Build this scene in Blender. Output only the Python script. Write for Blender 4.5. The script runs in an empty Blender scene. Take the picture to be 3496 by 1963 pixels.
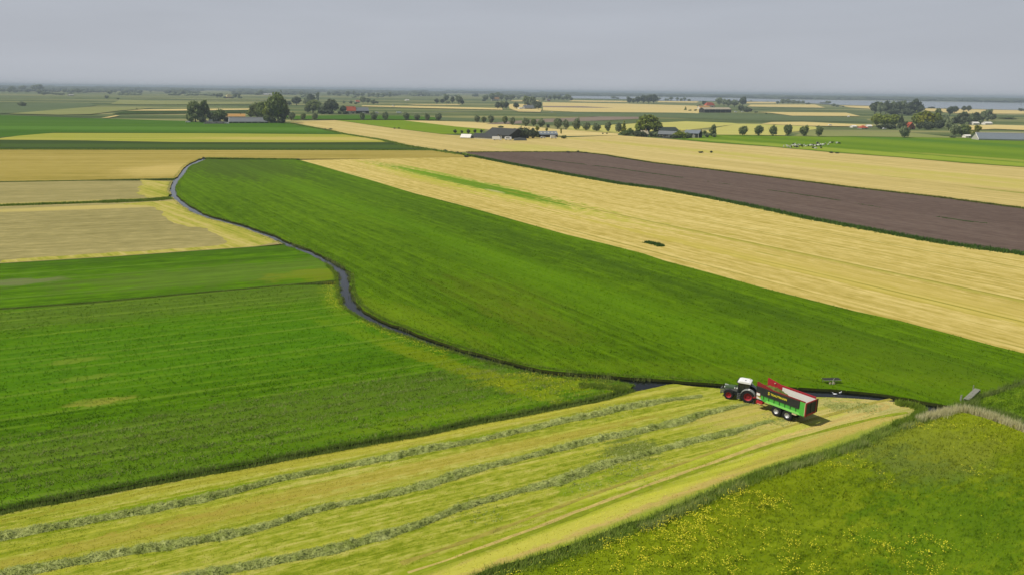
import bpy, bmesh, math, random
import numpy as np
from mathutils import Vector, Matrix, noise as mnoise

random.seed(7)
rng = np.random.default_rng(11)
SC = bpy.context.scene
COL = SC.collection

# ------------------------------------------------------------------ camera
PW, PH, F, CAMH = 3496.0, 1963.0, 2592.0, 44.0
ROLL = math.atan(0.0123)
PITCH = math.atan((PH / 2 - 311.0) / F)
FWD = np.array([0, math.cos(PITCH), -math.sin(PITCH)])
_r = np.array([1.0, 0, 0])
_u = np.cross(_r, FWD)
RIGHT = _r * math.cos(ROLL) + _u * math.sin(ROLL)
UP = _u * math.cos(ROLL) - _r * math.sin(ROLL)
CAMP = np.array([0, 0, CAMH])


def at(x, y, z=0.0):
    """the point of the plane at height z that a photo pixel looks at"""
    d = FWD + RIGHT * (x - PW / 2) / F - UP * (y - PH / 2) / F
    t = (z - CAMH) / d[2]
    return CAMP + d * t


def hor(x):
    return 311.0 + 0.0123 * (x - 1748.0)


def depth(p):
    return float((np.array(p) - CAMP) @ FWD)


cam_d = bpy.data.cameras.new("camera")
cam = bpy.data.objects.new("camera", cam_d)
COL.objects.link(cam)
cam.matrix_world = Matrix(((RIGHT[0], UP[0], -FWD[0], 0), (RIGHT[1], UP[1], -FWD[1], 0),
                           (RIGHT[2], UP[2], -FWD[2], CAMH), (0, 0, 0, 1)))
cam_d.sensor_width = 36.0
cam_d.lens = 36.0 * F / PW
cam_d.clip_start = 1.0
cam_d.clip_end = 200000.0
SC.camera = cam

# ------------------------------------------------------------------ world, sun, exposure
SUN_AZ = math.atan2(-0.97, -0.22)
SUN_EL = math.radians(54.0)
w = bpy.data.worlds.new("World")
SC.world = w
w.use_nodes = True
nt = w.node_tree
nt.nodes.clear()
sky = nt.nodes.new("ShaderNodeTexSky")
sky.sky_type = 'NISHITA'
sky.sun_disc = False
sky.sun_elevation = SUN_EL
sky.sun_rotation = SUN_AZ % (2 * math.pi)
sky.air_density, sky.dust_density, sky.ozone_density = 1.0, 6.0, 1.0
tc = nt.nodes.new("ShaderNodeTexCoord")
sep = nt.nodes.new("ShaderNodeSeparateXYZ")
nt.links.new(tc.outputs["Generated"], sep.inputs[0])
ramp = nt.nodes.new("ShaderNodeValToRGB")       # thin even overcast
for e_, (pos_, c_) in zip([ramp.color_ramp.elements[0], ramp.color_ramp.elements[1]] + [ramp.color_ramp.elements.new(.5) for _ in range(3)],
                          [(0.0, (0.50, 0.525, 0.575)), (0.07, (0.462, 0.492, 0.552)), (0.2, (0.44, 0.476, 0.545)), (0.42, (0.19, 0.225, 0.285)), (1.0, (0.10, 0.135, 0.20))]):
    e_.position = pos_
    e_.color = (*c_, 1)
nt.links.new(sep.outputs[2], ramp.inputs[0])
mp = nt.nodes.new("ShaderNodeMapping")
mp.inputs["Scale"].default_value = (1.2, 1.2, 9.0)
nt.links.new(tc.outputs["Generated"], mp.inputs[0])
nz = nt.nodes.new("ShaderNodeTexNoise")
nz.inputs["Scale"].default_value = 2.2
nz.inputs["Detail"].default_value = 4.0
nt.links.new(mp.outputs[0], nz.inputs[0])
mr = nt.nodes.new("ShaderNodeMapRange")
mr.inputs[1].default_value, mr.inputs[2].default_value = 0.3, 0.7
mr.inputs[3].default_value, mr.inputs[4].default_value = 9.5, 10.5   # background strength is 0.1
nt.links.new(nz.outputs[0], mr.inputs[0])
sc_ = nt.nodes.new("ShaderNodeVectorMath")
sc_.operation = 'SCALE'
nt.links.new(ramp.outputs[0], sc_.inputs[0])
nt.links.new(mr.outputs[0], sc_.inputs[3])
mx = nt.nodes.new("ShaderNodeMix")
mx.data_type = 'RGBA'
mx.inputs[0].default_value = 0.93
nt.links.new(sky.outputs[0], mx.inputs[6])
nt.links.new(sc_.outputs[0], mx.inputs[7])
bg = nt.nodes.new("ShaderNodeBackground")
bg.inputs[1].default_value = 0.1
nt.links.new(mx.outputs[2], bg.inputs[0])
out = nt.nodes.new("ShaderNodeOutputWorld")
nt.links.new(bg.outputs[0], out.inputs[0])

sun_d = bpy.data.lights.new("sun", 'SUN')
sun_d.energy = 4.3
sun_d.angle = math.radians(0.7)
sun_d.color = (1.0, 0.95, 0.86)
sun = bpy.data.objects.new("sun", sun_d)
COL.objects.link(sun)
to_sun = Vector((math.sin(SUN_AZ) * math.cos(SUN_EL), math.cos(SUN_AZ) * math.cos(SUN_EL), math.sin(SUN_EL)))
sun.rotation_euler = to_sun.to_track_quat('Z', 'Y').to_euler()
SC.view_settings.view_transform = 'Standard'
SC.view_settings.look = 'None'
SC.view_settings.exposure = 0.0
SC.view_settings.gamma = 1.0
SC.render.engine = 'CYCLES'
SC.cycles.max_bounces = 6
SC.cycles.diffuse_bounces = 2
SC.cycles.glossy_bounces = 3
SC.cycles.transparent_max_bounces = 8
SC.cycles.volume_bounces = 0


# ------------------------------------------------------------------ helpers
def tag(o, label=None, cat=None, group=None, kind=None):
    if label: o['label'] = label
    if cat: o['category'] = cat
    if group: o['group'] = group
    if kind: o['kind'] = kind
    return o


def link(name, me, mat=None, parent=None, smooth=False):
    o = bpy.data.objects.new(name, me)
    COL.objects.link(o)
    if mat is not None and len(me.materials) == 0:
        me.materials.append(mat)
    if parent is not None:
        o.parent = parent
    if smooth:
        me.polygons.foreach_set('use_smooth', [True] * len(me.polygons))
    return o


def empty(name, loc, rz=0.0):
    o = bpy.data.objects.new(name, None)
    COL.objects.link(o)
    o.location = loc
    o.rotation_euler = (0, 0, rz)
    return o


def np_mesh(name, verts, faces):
    """verts (N,3); faces (M,k)"""
    verts = np.asarray(verts, dtype=np.float32)
    faces = np.asarray(faces, dtype=np.int32)
    me = bpy.data.meshes.new(name)
    k = faces.shape[1]
    me.vertices.add(len(verts))
    me.vertices.foreach_set('co', verts.ravel())
    me.loops.add(faces.size)
    me.loops.foreach_set('vertex_index', faces.ravel())
    me.polygons.add(len(faces))
    me.polygons.foreach_set('loop_start', np.arange(0, faces.size, k, dtype=np.int32))
    me.polygons.foreach_set('loop_total', np.full(len(faces), k, dtype=np.int32))
    me.update(calc_edges=True)
    return me


def set_attr(me, name, vals):
    a = me.attributes.new(name, 'FLOAT', 'POINT')
    a.data.foreach_set('value', np.asarray(vals, dtype=np.float32))


class MB:
    """collects simple solids and builds them as one mesh"""

    def __init__(self):
        self.v, self.f = [], []

    def add(self, vs, fs):
        b = len(self.v)
        self.v += [tuple(p) for p in vs]
        self.f += [tuple(i + b for i in f) for f in fs]
        return self

    def box(self, x0, x1, y0, y1, z0, z1, taper=0.0):
        t = taper
        vs = [(x0, y0, z0), (x1, y0, z0), (x1, y1, z0), (x0, y1, z0),
              (x0 + t, y0 + t, z1), (x1 - t, y0 + t, z1), (x1 - t, y1 - t, z1), (x0 + t, y1 - t, z1)]
        return self.add(vs, [(3, 2, 1, 0), (4, 5, 6, 7), (0, 1, 5, 4), (1, 2, 6, 5), (2, 3, 7, 6), (3, 0, 4, 7)])

    def bar(self, a, b, w, h=None):
        a, b = Vector(a), Vector(b)
        h = h or w
        d = (b - a).normalized()
        s = d.cross(Vector((0, 0, 1)))
        if s.length < 1e-4: s = Vector((1, 0, 0))
        s.normalize()
        u = s.cross(d)
        s, u = s * w / 2, u * h / 2
        vs = [a - s - u, a + s - u, a + s + u, a - s + u, b - s - u, b + s - u, b + s + u, b - s + u]
        return self.add(vs, [(3, 2, 1, 0), (4, 5, 6, 7), (0, 1, 5, 4), (1, 2, 6, 5), (2, 3, 7, 6), (3, 0, 4, 7)])

    def tube(self, pts, rad, n=8, cap=True):
        pts = [Vector(p) for p in pts]
        if not hasattr(rad, '__len__'): rad = [rad] * len(pts)
        b = len(self.v)
        for i, p in enumerate(pts):
            d = (pts[min(i + 1, len(pts) - 1)] - pts[max(i - 1, 0)]).normalized()
            s = d.cross(Vector((0.3, 0.1, 1)))
            if s.length < 1e-3: s = Vector((1, 0, 0))
            s.normalize()
            u = s.cross(d)
            for k in range(n):
                t = 2 * math.pi * k / n
                self.v.append(tuple(p + (s * math.cos(t) + u * math.sin(t)) * rad[i]))
        for i in range(len(pts) - 1):
            for k in range(n):
                a, c = b + i * n + k, b + i * n + (k + 1) % n
                self.f.append((a, c, c + n, a + n))
        if cap:
            self.f.append(tuple(b + k for k in range(n - 1, -1, -1)))
            self.f.append(tuple(b + (len(pts) - 1) * n + k for k in range(n)))
        return self

    def lathe_y(self, prof, cx, cy, cz, n=28):
        """profile of (radius, y) turned about an axis along y; closed ring if the profile ends where it starts"""
        b = len(self.v)
        m = len(prof)
        for (r, y) in prof:
            for k in range(n):
                t = 2 * math.pi * k / n
                self.v.append((cx + r * math.cos(t), cy + y, cz + r * math.sin(t)))
        for i in range(m - 1):
            for k in range(n):
                a, c = b + i * n + k, b + i * n + (k + 1) % n
                self.f.append((a, c, c + n, a + n))
        return self

    def prism(self, prof, y0, y1):
        """polygon in x,z pulled from y0 to y1"""
        n = len(prof)
        vs = [(x, y0, z) for x, z in prof] + [(x, y1, z) for x, z in prof]
        fs = [tuple(range(n)), tuple(range(2 * n - 1, n - 1, -1))]
        fs += [(i, i + n, (i + 1) % n + n, (i + 1) % n) for i in range(n)]
        return self.add(vs, fs)

    def build(self, name, mat, parent=None, smooth=False, bevel=0.0):
        me = bpy.data.meshes.new(name)
        me.from_pydata(self.v, [], self.f)
        bm = bmesh.new()
        bm.from_mesh(me)
        bmesh.ops.recalc_face_normals(bm, faces=bm.faces)
        if bevel:
            bmesh.ops.remove_doubles(bm, verts=bm.verts, dist=1e-5)
            bmesh.ops.bevel(bm, geom=[e for e in bm.edges if len(e.link_faces) == 2 and e.calc_face_angle(0) > 0.5],
                            offset=bevel, segments=2, affect='EDGES', profile=0.6)
        bm.to_mesh(me)
        bm.free()
        return link(name, me, mat, parent, smooth)


def copy_tree(root):
    """a thing with copies of its parts and their sub-parts"""
    r = root.copy()
    COL.objects.link(r)
    for ch in root.children:
        c = ch.copy()
        COL.objects.link(c)
        c.parent = r
        for g in ch.children:
            d = g.copy()
            COL.objects.link(d)
            d.parent = c
    return r


# value noise for scattering
_tab = rng.random((256, 256))


def vnoise(x, y, s):
    x = np.asarray(x) / s + 1000.0
    y = np.asarray(y) / s + 1000.0
    xi, yi = np.floor(x).astype(int), np.floor(y).astype(int)
    fx, fy = x - xi, y - yi
    fx, fy = fx * fx * (3 - 2 * fx), fy * fy * (3 - 2 * fy)
    g = lambda a, b: _tab[a % 256, b % 256]
    return (g(xi, yi) * (1 - fx) + g(xi + 1, yi) * fx) * (1 - fy) + (g(xi, yi + 1) * (1 - fx) + g(xi + 1, yi + 1) * fx) * fy


def inside(px, py, poly):
    r = np.zeros(len(px), dtype=bool)
    n = len(poly)
    j = n - 1
    for i in range(n):
        xi, yi, xj, yj = poly[i][0], poly[i][1], poly[j][0], poly[j][1]
        if yi != yj:
            c = ((yi > py) != (yj > py)) & (px < (xj - xi) * (py - yi) / (yj - yi) + xi)
            r ^= c
        j = i
    return r


def catmull(pts, n=5):
    pts = [np.array(p, dtype=float) for p in pts]
    o = []
    for i in range(len(pts) - 1):
        p0, p1, p2, p3 = pts[max(i - 1, 0)], pts[i], pts[i + 1], pts[min(i + 2, len(pts) - 1)]
        for k in range(n):
            t = k / n
            o.append(0.5 * ((2 * p1) + (-p0 + p2) * t + (2 * p0 - 5 * p1 + 4 * p2 - p3) * t * t + (-p0 + 3 * p1 - 3 * p2 + p3) * t ** 3))
    o.append(pts[-1])
    return o


# ------------------------------------------------------------------ materials
class NB:
    def __init__(self, name):
        self.m = bpy.data.materials.new(name)
        self.m.use_nodes = True
        self.t = self.m.node_tree
        self.t.nodes.clear()
        self.out = self.n("ShaderNodeOutputMaterial")
        self.b = self.n("ShaderNodeBsdfPrincipled")
        self.t.links.new(self.b.outputs[0], self.out.inputs[0])

    def n(self, ty):
        return self.t.nodes.new(ty)

    def put(self, sock, v):
        if isinstance(v, bpy.types.NodeSocket):
            self.t.links.new(v, sock)
        else:
            if sock.type == 'RGBA' and hasattr(v, '__len__') and len(v) == 3: v = (*v, 1)
            sock.default_value = v

    def math(self, op, a, b=0.0, c=0.0, clamp=False):
        q = self.n("ShaderNodeMath")
        q.operation = op
        q.use_clamp = clamp
        self.put(q.inputs[0], a); self.put(q.inputs[1], b); self.put(q.inputs[2], c)
        return q.outputs[0]

    def vec(self, x, y, z=0.0):
        q = self.n("ShaderNodeCombineXYZ")
        self.put(q.inputs[0], x); self.put(q.inputs[1], y); self.put(q.inputs[2], z)
        return q.outputs[0]

    def noise(self, v, scale, detail=2.0, rough=0.5):
        q = self.n("ShaderNodeTexNoise")
        self.put(q.inputs["Vector"], v)
        q.inputs["Scale"].default_value = scale
        q.inputs["Detail"].default_value = detail
        q.inputs["Roughness"].default_value = rough
        return q.outputs[0]

    def sm(self, x, a, b):
        q = self.n("ShaderNodeMapRange")
        q.interpolation_type = 'SMOOTHSTEP'
        self.put(q.inputs[0], x)
        q.inputs[1].default_value, q.inputs[2].default_value = a, b
        return q.outputs[0]

    def mix(self, f, a, b, blend='MIX'):
        q = self.n("ShaderNodeMix")
        q.data_type = 'RGBA'
        q.blend_type = blend
        self.put(q.inputs[0], f); self.put(q.inputs[6], a); self.put(q.inputs[7], b)
        return q.outputs[2]

    def ramp(self, f, stops):
        q = self.n("ShaderNodeValToRGB")
        el = q.color_ramp.elements
        while len(el) < len(stops): el.new(0.5)
        for e_, (p, c) in zip(el, stops):
            e_.position = p
            e_.color = (*c, 1)
        self.put(q.inputs[0], f)
        return q.outputs[0]

    def pos(self):
        return self.n("ShaderNodeNewGeometry").outputs["Position"]

    def obj(self):
        return self.n("ShaderNodeTexCoord").outputs["Object"]

    def sepxyz(self, v):
        q = self.n("ShaderNodeSeparateXYZ")
        self.put(q.inputs[0], v)
        return q.outputs

    def attr(self, name):
        q = self.n("ShaderNodeAttribute")
        q.attribute_name = name
        return q.outputs["Fac"]

    def bump(self, h, strength, dist):
        q = self.n("ShaderNodeBump")
        q.inputs["Strength"].default_value = strength
        q.inputs["Distance"].default_value = dist
        self.put(q.inputs["Height"], h)
        self.t.links.new(q.outputs[0], self.b.inputs["Normal"])

    def fin(self, col, rough=0.9, spec=0.1, metal=0.0):
        self.put(self.b.inputs["Base Color"], col)
        self.put(self.b.inputs["Roughness"], rough)
        self.b.inputs["Specular IOR Level"].default_value = spec
        self.b.inputs["Metallic"].default_value = metal
        return self.m


def paint(name, col, rough=0.5, spec=0.4, dirt=0.25, metal=0.0, scale=1.5):
    """painted or metal surface with a little uneven grime"""
    b = NB(name)
    o = b.obj()
    f = b.math('ADD', b.math('MULTIPLY', b.noise(o, scale, 4, 0.65), 0.7), b.math('MULTIPLY', b.noise(o, scale * 9, 2), 0.3))
    d = tuple(c * 0.55 + 0.03 for c in col)
    c = b.mix(b.math('MULTIPLY', b.sm(f, 0.42, 0.68), dirt), col, d)
    return b.fin(c, b.math('ADD', rough, b.math('MULTIPLY', f, 0.15)), spec, metal)


def dirpx(a, b_):
    p, q = at(*a), at(*b_)
    return math.atan2(q[1] - p[1], q[0] - p[0])


def field_color(b, cols, ang, streak=(0.25, 0.5), mott=(0.03, 0.35), fine=(0.9, 0.35), patches=(), lines=(), gain=1.0, grain=None):
    """colours of a field in its own along/across directions, in metres"""
    P = b.sepxyz(b.pos())
    ca, sa = math.cos(ang), math.sin(ang)
    u = b.math('ADD', b.math('MULTIPLY', P[0], ca), b.math('MULTIPLY', P[1], sa))
    v = b.math('SUBTRACT', b.math('MULTIPLY', P[1], ca), b.math('MULTIPLY', P[0], sa))
    n1 = b.noise(b.vec(b.math('MULTIPLY', u, streak[0] * 0.03), b.math('MULTIPLY', v, streak[0])), 1.0, 4, 0.62)
    n2 = b.noise(b.vec(b.math('MULTIPLY', u, mott[0] * 0.45), b.math('MULTIPLY', v, mott[0])), 1.0, 4, 0.55)
    n3 = b.noise(b.vec(b.math('MULTIPLY', u, fine[0] * 0.45), b.math('MULTIPLY', v, fine[0])), 1.0, 3, 0.7)
    f = b.math('ADD', 0.5, b.math('MULTIPLY', b.math('SUBTRACT', n1, 0.5), 2.2 * streak[1] * gain))
    f = b.math('ADD', f, b.math('MULTIPLY', b.math('SUBTRACT', n2, 0.5), 2.2 * mott[1] * gain))
    f = b.math('ADD', f, b.math('MULTIPLY', b.math('SUBTRACT', n3, 0.5), 2.2 * fine[1] * gain))
    if grain:
        n4 = b.noise(b.vec(b.math('MULTIPLY', u, grain[0] * 0.022), b.math('MULTIPLY', v, grain[0])), 1.0, 3, 0.7)
        f = b.math('ADD', f, b.math('MULTIPLY', b.math('SUBTRACT', n4, 0.5), 2.2 * grain[1]))
    k = len(cols)
    col = b.ramp(f, [(0.08 + 0.84 * i / (k - 1), c) for i, c in enumerate(cols)])
    for (c, L, Wd, a, pc, st, ed) in patches:
        p = at(*c)
        dx, dy = b.math('SUBTRACT', P[0], float(p[0])), b.math('SUBTRACT', P[1], float(p[1]))
        c2, s2 = math.cos(a), math.sin(a)
        uu = b.math('DIVIDE', b.math('ADD', b.math('MULTIPLY', dx, c2), b.math('MULTIPLY', dy, s2)), L / 2)
        vv = b.math('DIVIDE', b.math('SUBTRACT', b.math('MULTIPLY', dy, c2), b.math('MULTIPLY', dx, s2)), Wd / 2)
        d = b.math('SQRT', b.math('ADD', b.math('MULTIPLY', uu, uu), b.math('MULTIPLY', vv, vv)))
        d = b.math('ADD', d, b.math('MULTIPLY', b.math('SUBTRACT', n1, 0.5), ed))
        d = b.math('ADD', d, b.math('MULTIPLY', b.math('SUBTRACT', n3, 0.5), ed * 1.6))
        m = b.math('MULTIPLY', b.sm(d, 1.15, 0.55), st)
        col = b.mix(m, col, pc)
    for (per, off, wid, a, lc, st) in lines:     # wheel tracks and drill rows
        c2, s2 = math.cos(a), math.sin(a)
        vv = b.math('SUBTRACT', b.math('MULTIPLY', P[1], c2), b.math('MULTIPLY', P[0], s2))
        vv = b.math('ADD', vv, b.math('MULTIPLY', b.math('SUBTRACT', n2, 0.5), per * 0.18))
        q = b.math('ABSOLUTE', b.math('SUBTRACT', b.math('FRACT', b.math('DIVIDE', b.math('ADD', vv, off), per)), 0.5))
        m = b.math('MULTIPLY', b.sm(q, wid / per, 0.2 * wid / per), st)
        m = b.math('MULTIPLY', m, b.sm(n1, 0.4, 0.6))
        col = b.mix(m, col, lc)
    return col, n3, n1


def field_mat(name, cols, ang, bump=0.5, bdist=0.25, tuft=False, **kw):
    b = NB(name)
    col, n3, n1 = field_color(b, cols, ang, **kw)
    if tuft:
        t = b.attr('tint')
        col = b.mix(1.0, col, b.mix(t, (1.1, 1.1, 1.05), (2.0, 1.95, 1.7)), 'MULTIPLY')
        b.n  # blades catch light through them
        tr = b.n("ShaderNodeBsdfTranslucent")
        b.put(tr.inputs[0], col)
        ms = b.n("ShaderNodeMixShader")
        ms.inputs[0].default_value = 0.3
        b.fin(col, 0.8, 0.1)
        b.t.links.new(b.b.outputs[0], ms.inputs[1])
        b.t.links.new(tr.outputs[0], ms.inputs[2])
        b.t.links.new(ms.outputs[0], b.out.inputs[0])
        return b.m
    if bump:
        b.bump(b.math('ADD', n3, b.math('MULTIPLY', n1, 0.6)), bump, bdist)
    return b.fin(col, 1.0, 0.03)


def blade_mat(name, c0, c1):
    """grass, reed and leaf blades with a tint of their own"""
    b = NB(name)
    n = b.noise(b.pos(), 0.35, 2)
    col = b.mix(b.math('ADD', b.math('MULTIPLY', b.attr('tint'), 0.75), b.math('MULTIPLY', b.math('SUBTRACT', n, 0.5), 1.0), clamp=True), c0, c1)
    tr = b.n("ShaderNodeBsdfTranslucent")
    b.put(tr.inputs[0], col)
    ms = b.n("ShaderNodeMixShader")
    ms.inputs[0].default_value = 0.3
    b.fin(col, 0.75, 0.12)
    b.t.links.new(b.b.outputs[0], ms.inputs[1])
    b.t.links.new(tr.outputs[0], ms.inputs[2])
    b.t.links.new(ms.outputs[0], b.out.inputs[0])
    return b.m


def srgb(r, g, b_):
    f = lambda c: (c / 255 / 12.92) if c / 255 <= 0.04045 else ((c / 255 + 0.055) / 1.055) ** 2.4
    return (f(r), f(g), f(b_))
# ------------------------------------------------------------------ ground, water and fields
S = srgb


def wpts(px, z=0.0):
    return [tuple(at(x, y, z)[:2]) for x, y in px]


def field(name, px, mat, label, z=0.0, skirt=False, bank=None, cat='field'):
    pts = [(p[0], p[1]) for p in px]
    n = len(pts)
    area = sum(pts[i][0] * pts[(i + 1) % n][1] - pts[(i + 1) % n][0] * pts[i][1] for i in range(n))
    if area < 0: pts = pts[::-1]
    vs = [(x, y, z) for x, y in pts]
    fs = [tuple(range(n))]
    if skirt:
        for i in range(n):
            a, b, c = Vector(pts[i - 1]), Vector(pts[i]), Vector(pts[(i + 1) % n])
            d = (c - a)
            d = d.normalized() if d.length > 1e-6 else Vector((1, 0))
            o = Vector((d.y, -d.x)) * 0.22
            vs.append((b.x + o.x, b.y + o.y, z - 0.95))
        fs += [(i, i + n, (i + 1) % n + n, (i + 1) % n) for i in range(n)]
    me = bpy.data.meshes.new(name)
    me.from_pydata(vs, [], fs)
    me.materials.append(mat)
    if bank:
        me.materials.append(bank)
        for p in me.polygons[1:]: p.material_index = 1
    o = link(name, me)
    return tag(o, label, cat, None, 'structure')


# --- the ground itself, graded so that its faces stay well shaped out to the horizon
g = np.concatenate([-np.geomspace(60000, 30, 22), [0], np.geomspace(30, 60000, 22)])
gx, gy = np.meshgrid(g, g, indexing='ij')
gv = np.stack([gx.ravel(), gy.ravel(), np.full(gx.size, -1.0)], 1)
m_ = len(g)
ii, jj = np.meshgrid(np.arange(m_ - 1), np.arange(m_ - 1), indexing='ij')
q = (ii * m_ + jj).ravel()
gf = np.stack([q, q + m_, q + m_ + 1, q + 1], 1)
bnk = NB('bank_earth')
bnk_m = bnk.fin(bnk.ramp(bnk.noise(bnk.pos(), 1.4, 4), [(0.3, S(38, 42, 18)), (0.7, S(62, 66, 26))]), 1.0, 0.0)
tag(link('ground', np_mesh('ground', gv, gf), bnk_m), 'dark damp earth of the lowland under the fields and ditches', 'ground', None, 'structure')

A_E = dirpx((1419, 662), (2425, 932))          # the long boundary between meadow and stubble
MOW = dirpx((427, 1752), (1606, 1510))         # the swaths
LFT = dirpx((0, 1055), (1000, 971))
LFT2 = dirpx((0, 704), (505, 686))
DRT = dirpx((2200, 1790), (3000, 1476))
ROW = dirpx((0, 512), (1000, 514))

far_m = field_mat('far_farmland', [S(58, 72, 40), S(80, 94, 52), S(96, 106, 62), S(128, 128, 80), S(160, 150, 100)], ROW, bump=0, streak=(0.007, 1.0), mott=(0.0015, 0.8), fine=(0.02, 0.3))
far_poly = wpts([(-900, 528), (600, 528), (1000, 540), (1592, 530), (2100, 560), (3496, 700), (4400, 800)])
far_poly += [(58000, 20000), (58000, 58000), (-58000, 58000), (-58000, 20000)]
field('farmland', far_poly, far_m, 'wide flat grey green farmland running out to the hazy horizon', -0.05)

creekL = [(690, 541), (660, 553), (644, 561), (632, 569), (624, 577), (617, 589), (608, 600), (596, 612), (588, 622), (583, 633), (581, 645), (582, 656), (587, 669), (598, 682), (613, 694),
          (652, 721), (699, 741), (761, 758), (835, 779), (893, 801), (939, 820), (982, 842), (1000, 846), (1056, 869), (1121, 905), (1148, 930),
          (1154, 948), (1155, 968), (1160, 990), (1163, 1010), (1168, 1032), (1186, 1053), (1233, 1082), (1289, 1110), (1340, 1129), (1396, 1148), (1454, 1169), (1555, 1201),
          (1656, 1231), (1747, 1253), (1828, 1274), (1908, 1285), (2009, 1293), (2110, 1301), (2168, 1313)]
creekR = [(706, 543), (676, 556), (655, 564), (643, 572), (634, 588), (624, 601), (613, 613), (606, 623), (602, 633), (600, 644), (601, 655), (606, 667), (616, 678), (629, 688),
          (668, 713), (710, 733), (772, 750), (846, 772), (901, 791), (951, 809), (1000, 832), (1061, 853), (1126, 885), (1182, 918),
          (1193, 934), (1196, 952), (1197, 974), (1200, 990), (1207, 1008), (1222, 1038), (1261, 1068), (1303, 1090), (1354, 1110), (1410, 1131), (1469, 1154), (1565, 1187),
          (1671, 1214), (1757, 1240), (1838, 1257), (1918, 1268), (2014, 1277), (2120, 1285), (2176, 1290), (2300, 1295), (2351, 1301), (2452, 1308),
          (2560, 1315), (2640, 1319), (2780, 1325), (2852, 1329), (2919, 1336), (2975, 1342), (3044, 1352), (3113, 1363), (3160, 1372), (3236, 1384), (3284, 1391)]
ditchC = [(-260, 1795), (0, 1748), (85, 1729), (213, 1707), (427, 1665), (640, 1626), (854, 1588), (1000, 1560), (1151, 1533), (1303, 1506), (1454, 1480), (1606, 1446),
          (1757, 1420), (1883, 1395), (2060, 1361), (2161, 1331)]
ditchD = [(1560, 2010), (1656, 1962), (1706, 1945), (1858, 1903), (2009, 1854), (2161, 1793), (2210, 1780), (2351, 1719), (2502, 1653), (2653, 1598), (2804, 1552), (2930, 1510), (3005, 1475),
          (3080, 1448), (3150, 1424)]
smallB = [(-260, 1078), (0, 1055), (299, 1034), (640, 1003), (1000, 972), (1150, 961)]
hedgeC = [(-260, 712), (0, 704), (349, 692), (505, 686), (578, 679)]
lineC = [(-260, 627), (0, 622), (300, 617), (588, 611)]
straB = [(-260, 915), (0, 900), (388, 877), (699, 855), (873, 843), (960, 836)]
boundA = [(706, 543), (760, 545), (1000, 546), (1023, 547), (1140, 580), (1280, 620), (1419, 662), (1559, 697), (1652, 722), (1792, 762), (1932, 801), (2071, 834), (2200, 867), (2263, 889), (2425, 932),
          (2588, 978), (2750, 1019), (2913, 1060), (3075, 1095), (3238, 1138), (3401, 1182), (3496, 1205), (3640, 1243)]
bandE = [(1620, 536), (1745, 561), (1932, 596), (2118, 629), (2263, 648), (2425, 678), (2588, 710), (2750, 746), (2913, 776), (3075, 806), (3238, 835), (3401, 857), (3496, 870), (3850, 925)]
ditchR = [(3660, 1248), (3496, 1303), (3405, 1336), (3345, 1352), (3315, 1372), (3292, 1392)]
reedR = [(3236, 1392), (3300, 1402), (3371, 1420), (3440, 1445), (3496, 1466), (3850, 1600)]


def off(line, dy):
    return [(x, y + dy) for x, y in line]


def offw(line, d):
    """a polyline of pixels as ground points, moved d metres to its left"""
    P = [Vector(at(x, y)[:2]) for x, y in line]
    o = []
    for i, p in enumerate(P):
        t = (P[min(i + 1, len(P) - 1)] - P[max(i - 1, 0)]).normalized()
        o.append((p.x - t.y * d, p.y + t.x * d))
    return o


def wob(pts, amp=0.22, s=4.0):
    """a hand-cut edge: dense and slightly uneven"""
    P = catmull(pts, 7)
    o = []
    for p in P:
        p = p.copy()
        p[0] += (vnoise(p[0], p[1], s) - 0.5) * 2 * amp + (vnoise(p[0] + 91, p[1], s * .3) - 0.5) * amp
        p[1] += (vnoise(p[0], p[1] + 57, s) - 0.5) * 2 * amp
        o.append((float(p[0]), float(p[1])))
    return o


eL, eR = wob(wpts(creekL), 0.38, 3.0), wob(wpts(creekR), 0.38, 3.0)


def cut(edge, a, b):
    """the stretch of a cut edge between the points nearest two pixels"""
    E = np.array(edge)
    i = int(np.argmin(((E - at(*a)[:2]) ** 2).sum(1)))
    j = int(np.argmin(((E - at(*b)[:2]) ** 2).sum(1)))
    return edge[i:j + 1] if i <= j else edge[j:i + 1][::-1]


wat = NB('creek_water')
wat.bump(wat.noise(wat.pos(), 1.6, 3), 0.18, 0.05)
water_m = wat.fin(S(14, 17, 14), 0.05, 0.24)
wp = wpts([(-700, 1900), (-700, 560), (560, 500), (720, 520), (1150, 800), (2300, 1240), (3900, 1160), (3900, 1700), (3200, 1500), (1500, 2300)], -0.38)
o = field('water', wp, water_m, 'narrow dark creek and its side ditches winding between the fields', -0.38, cat='creek')

bank_m = field_mat('bank_soil', [S(34, 36, 16), S(52, 58, 22), S(70, 78, 30)], 0, bump=0, streak=(0.5, 0.3), fine=(2.0, 0.5))

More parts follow.
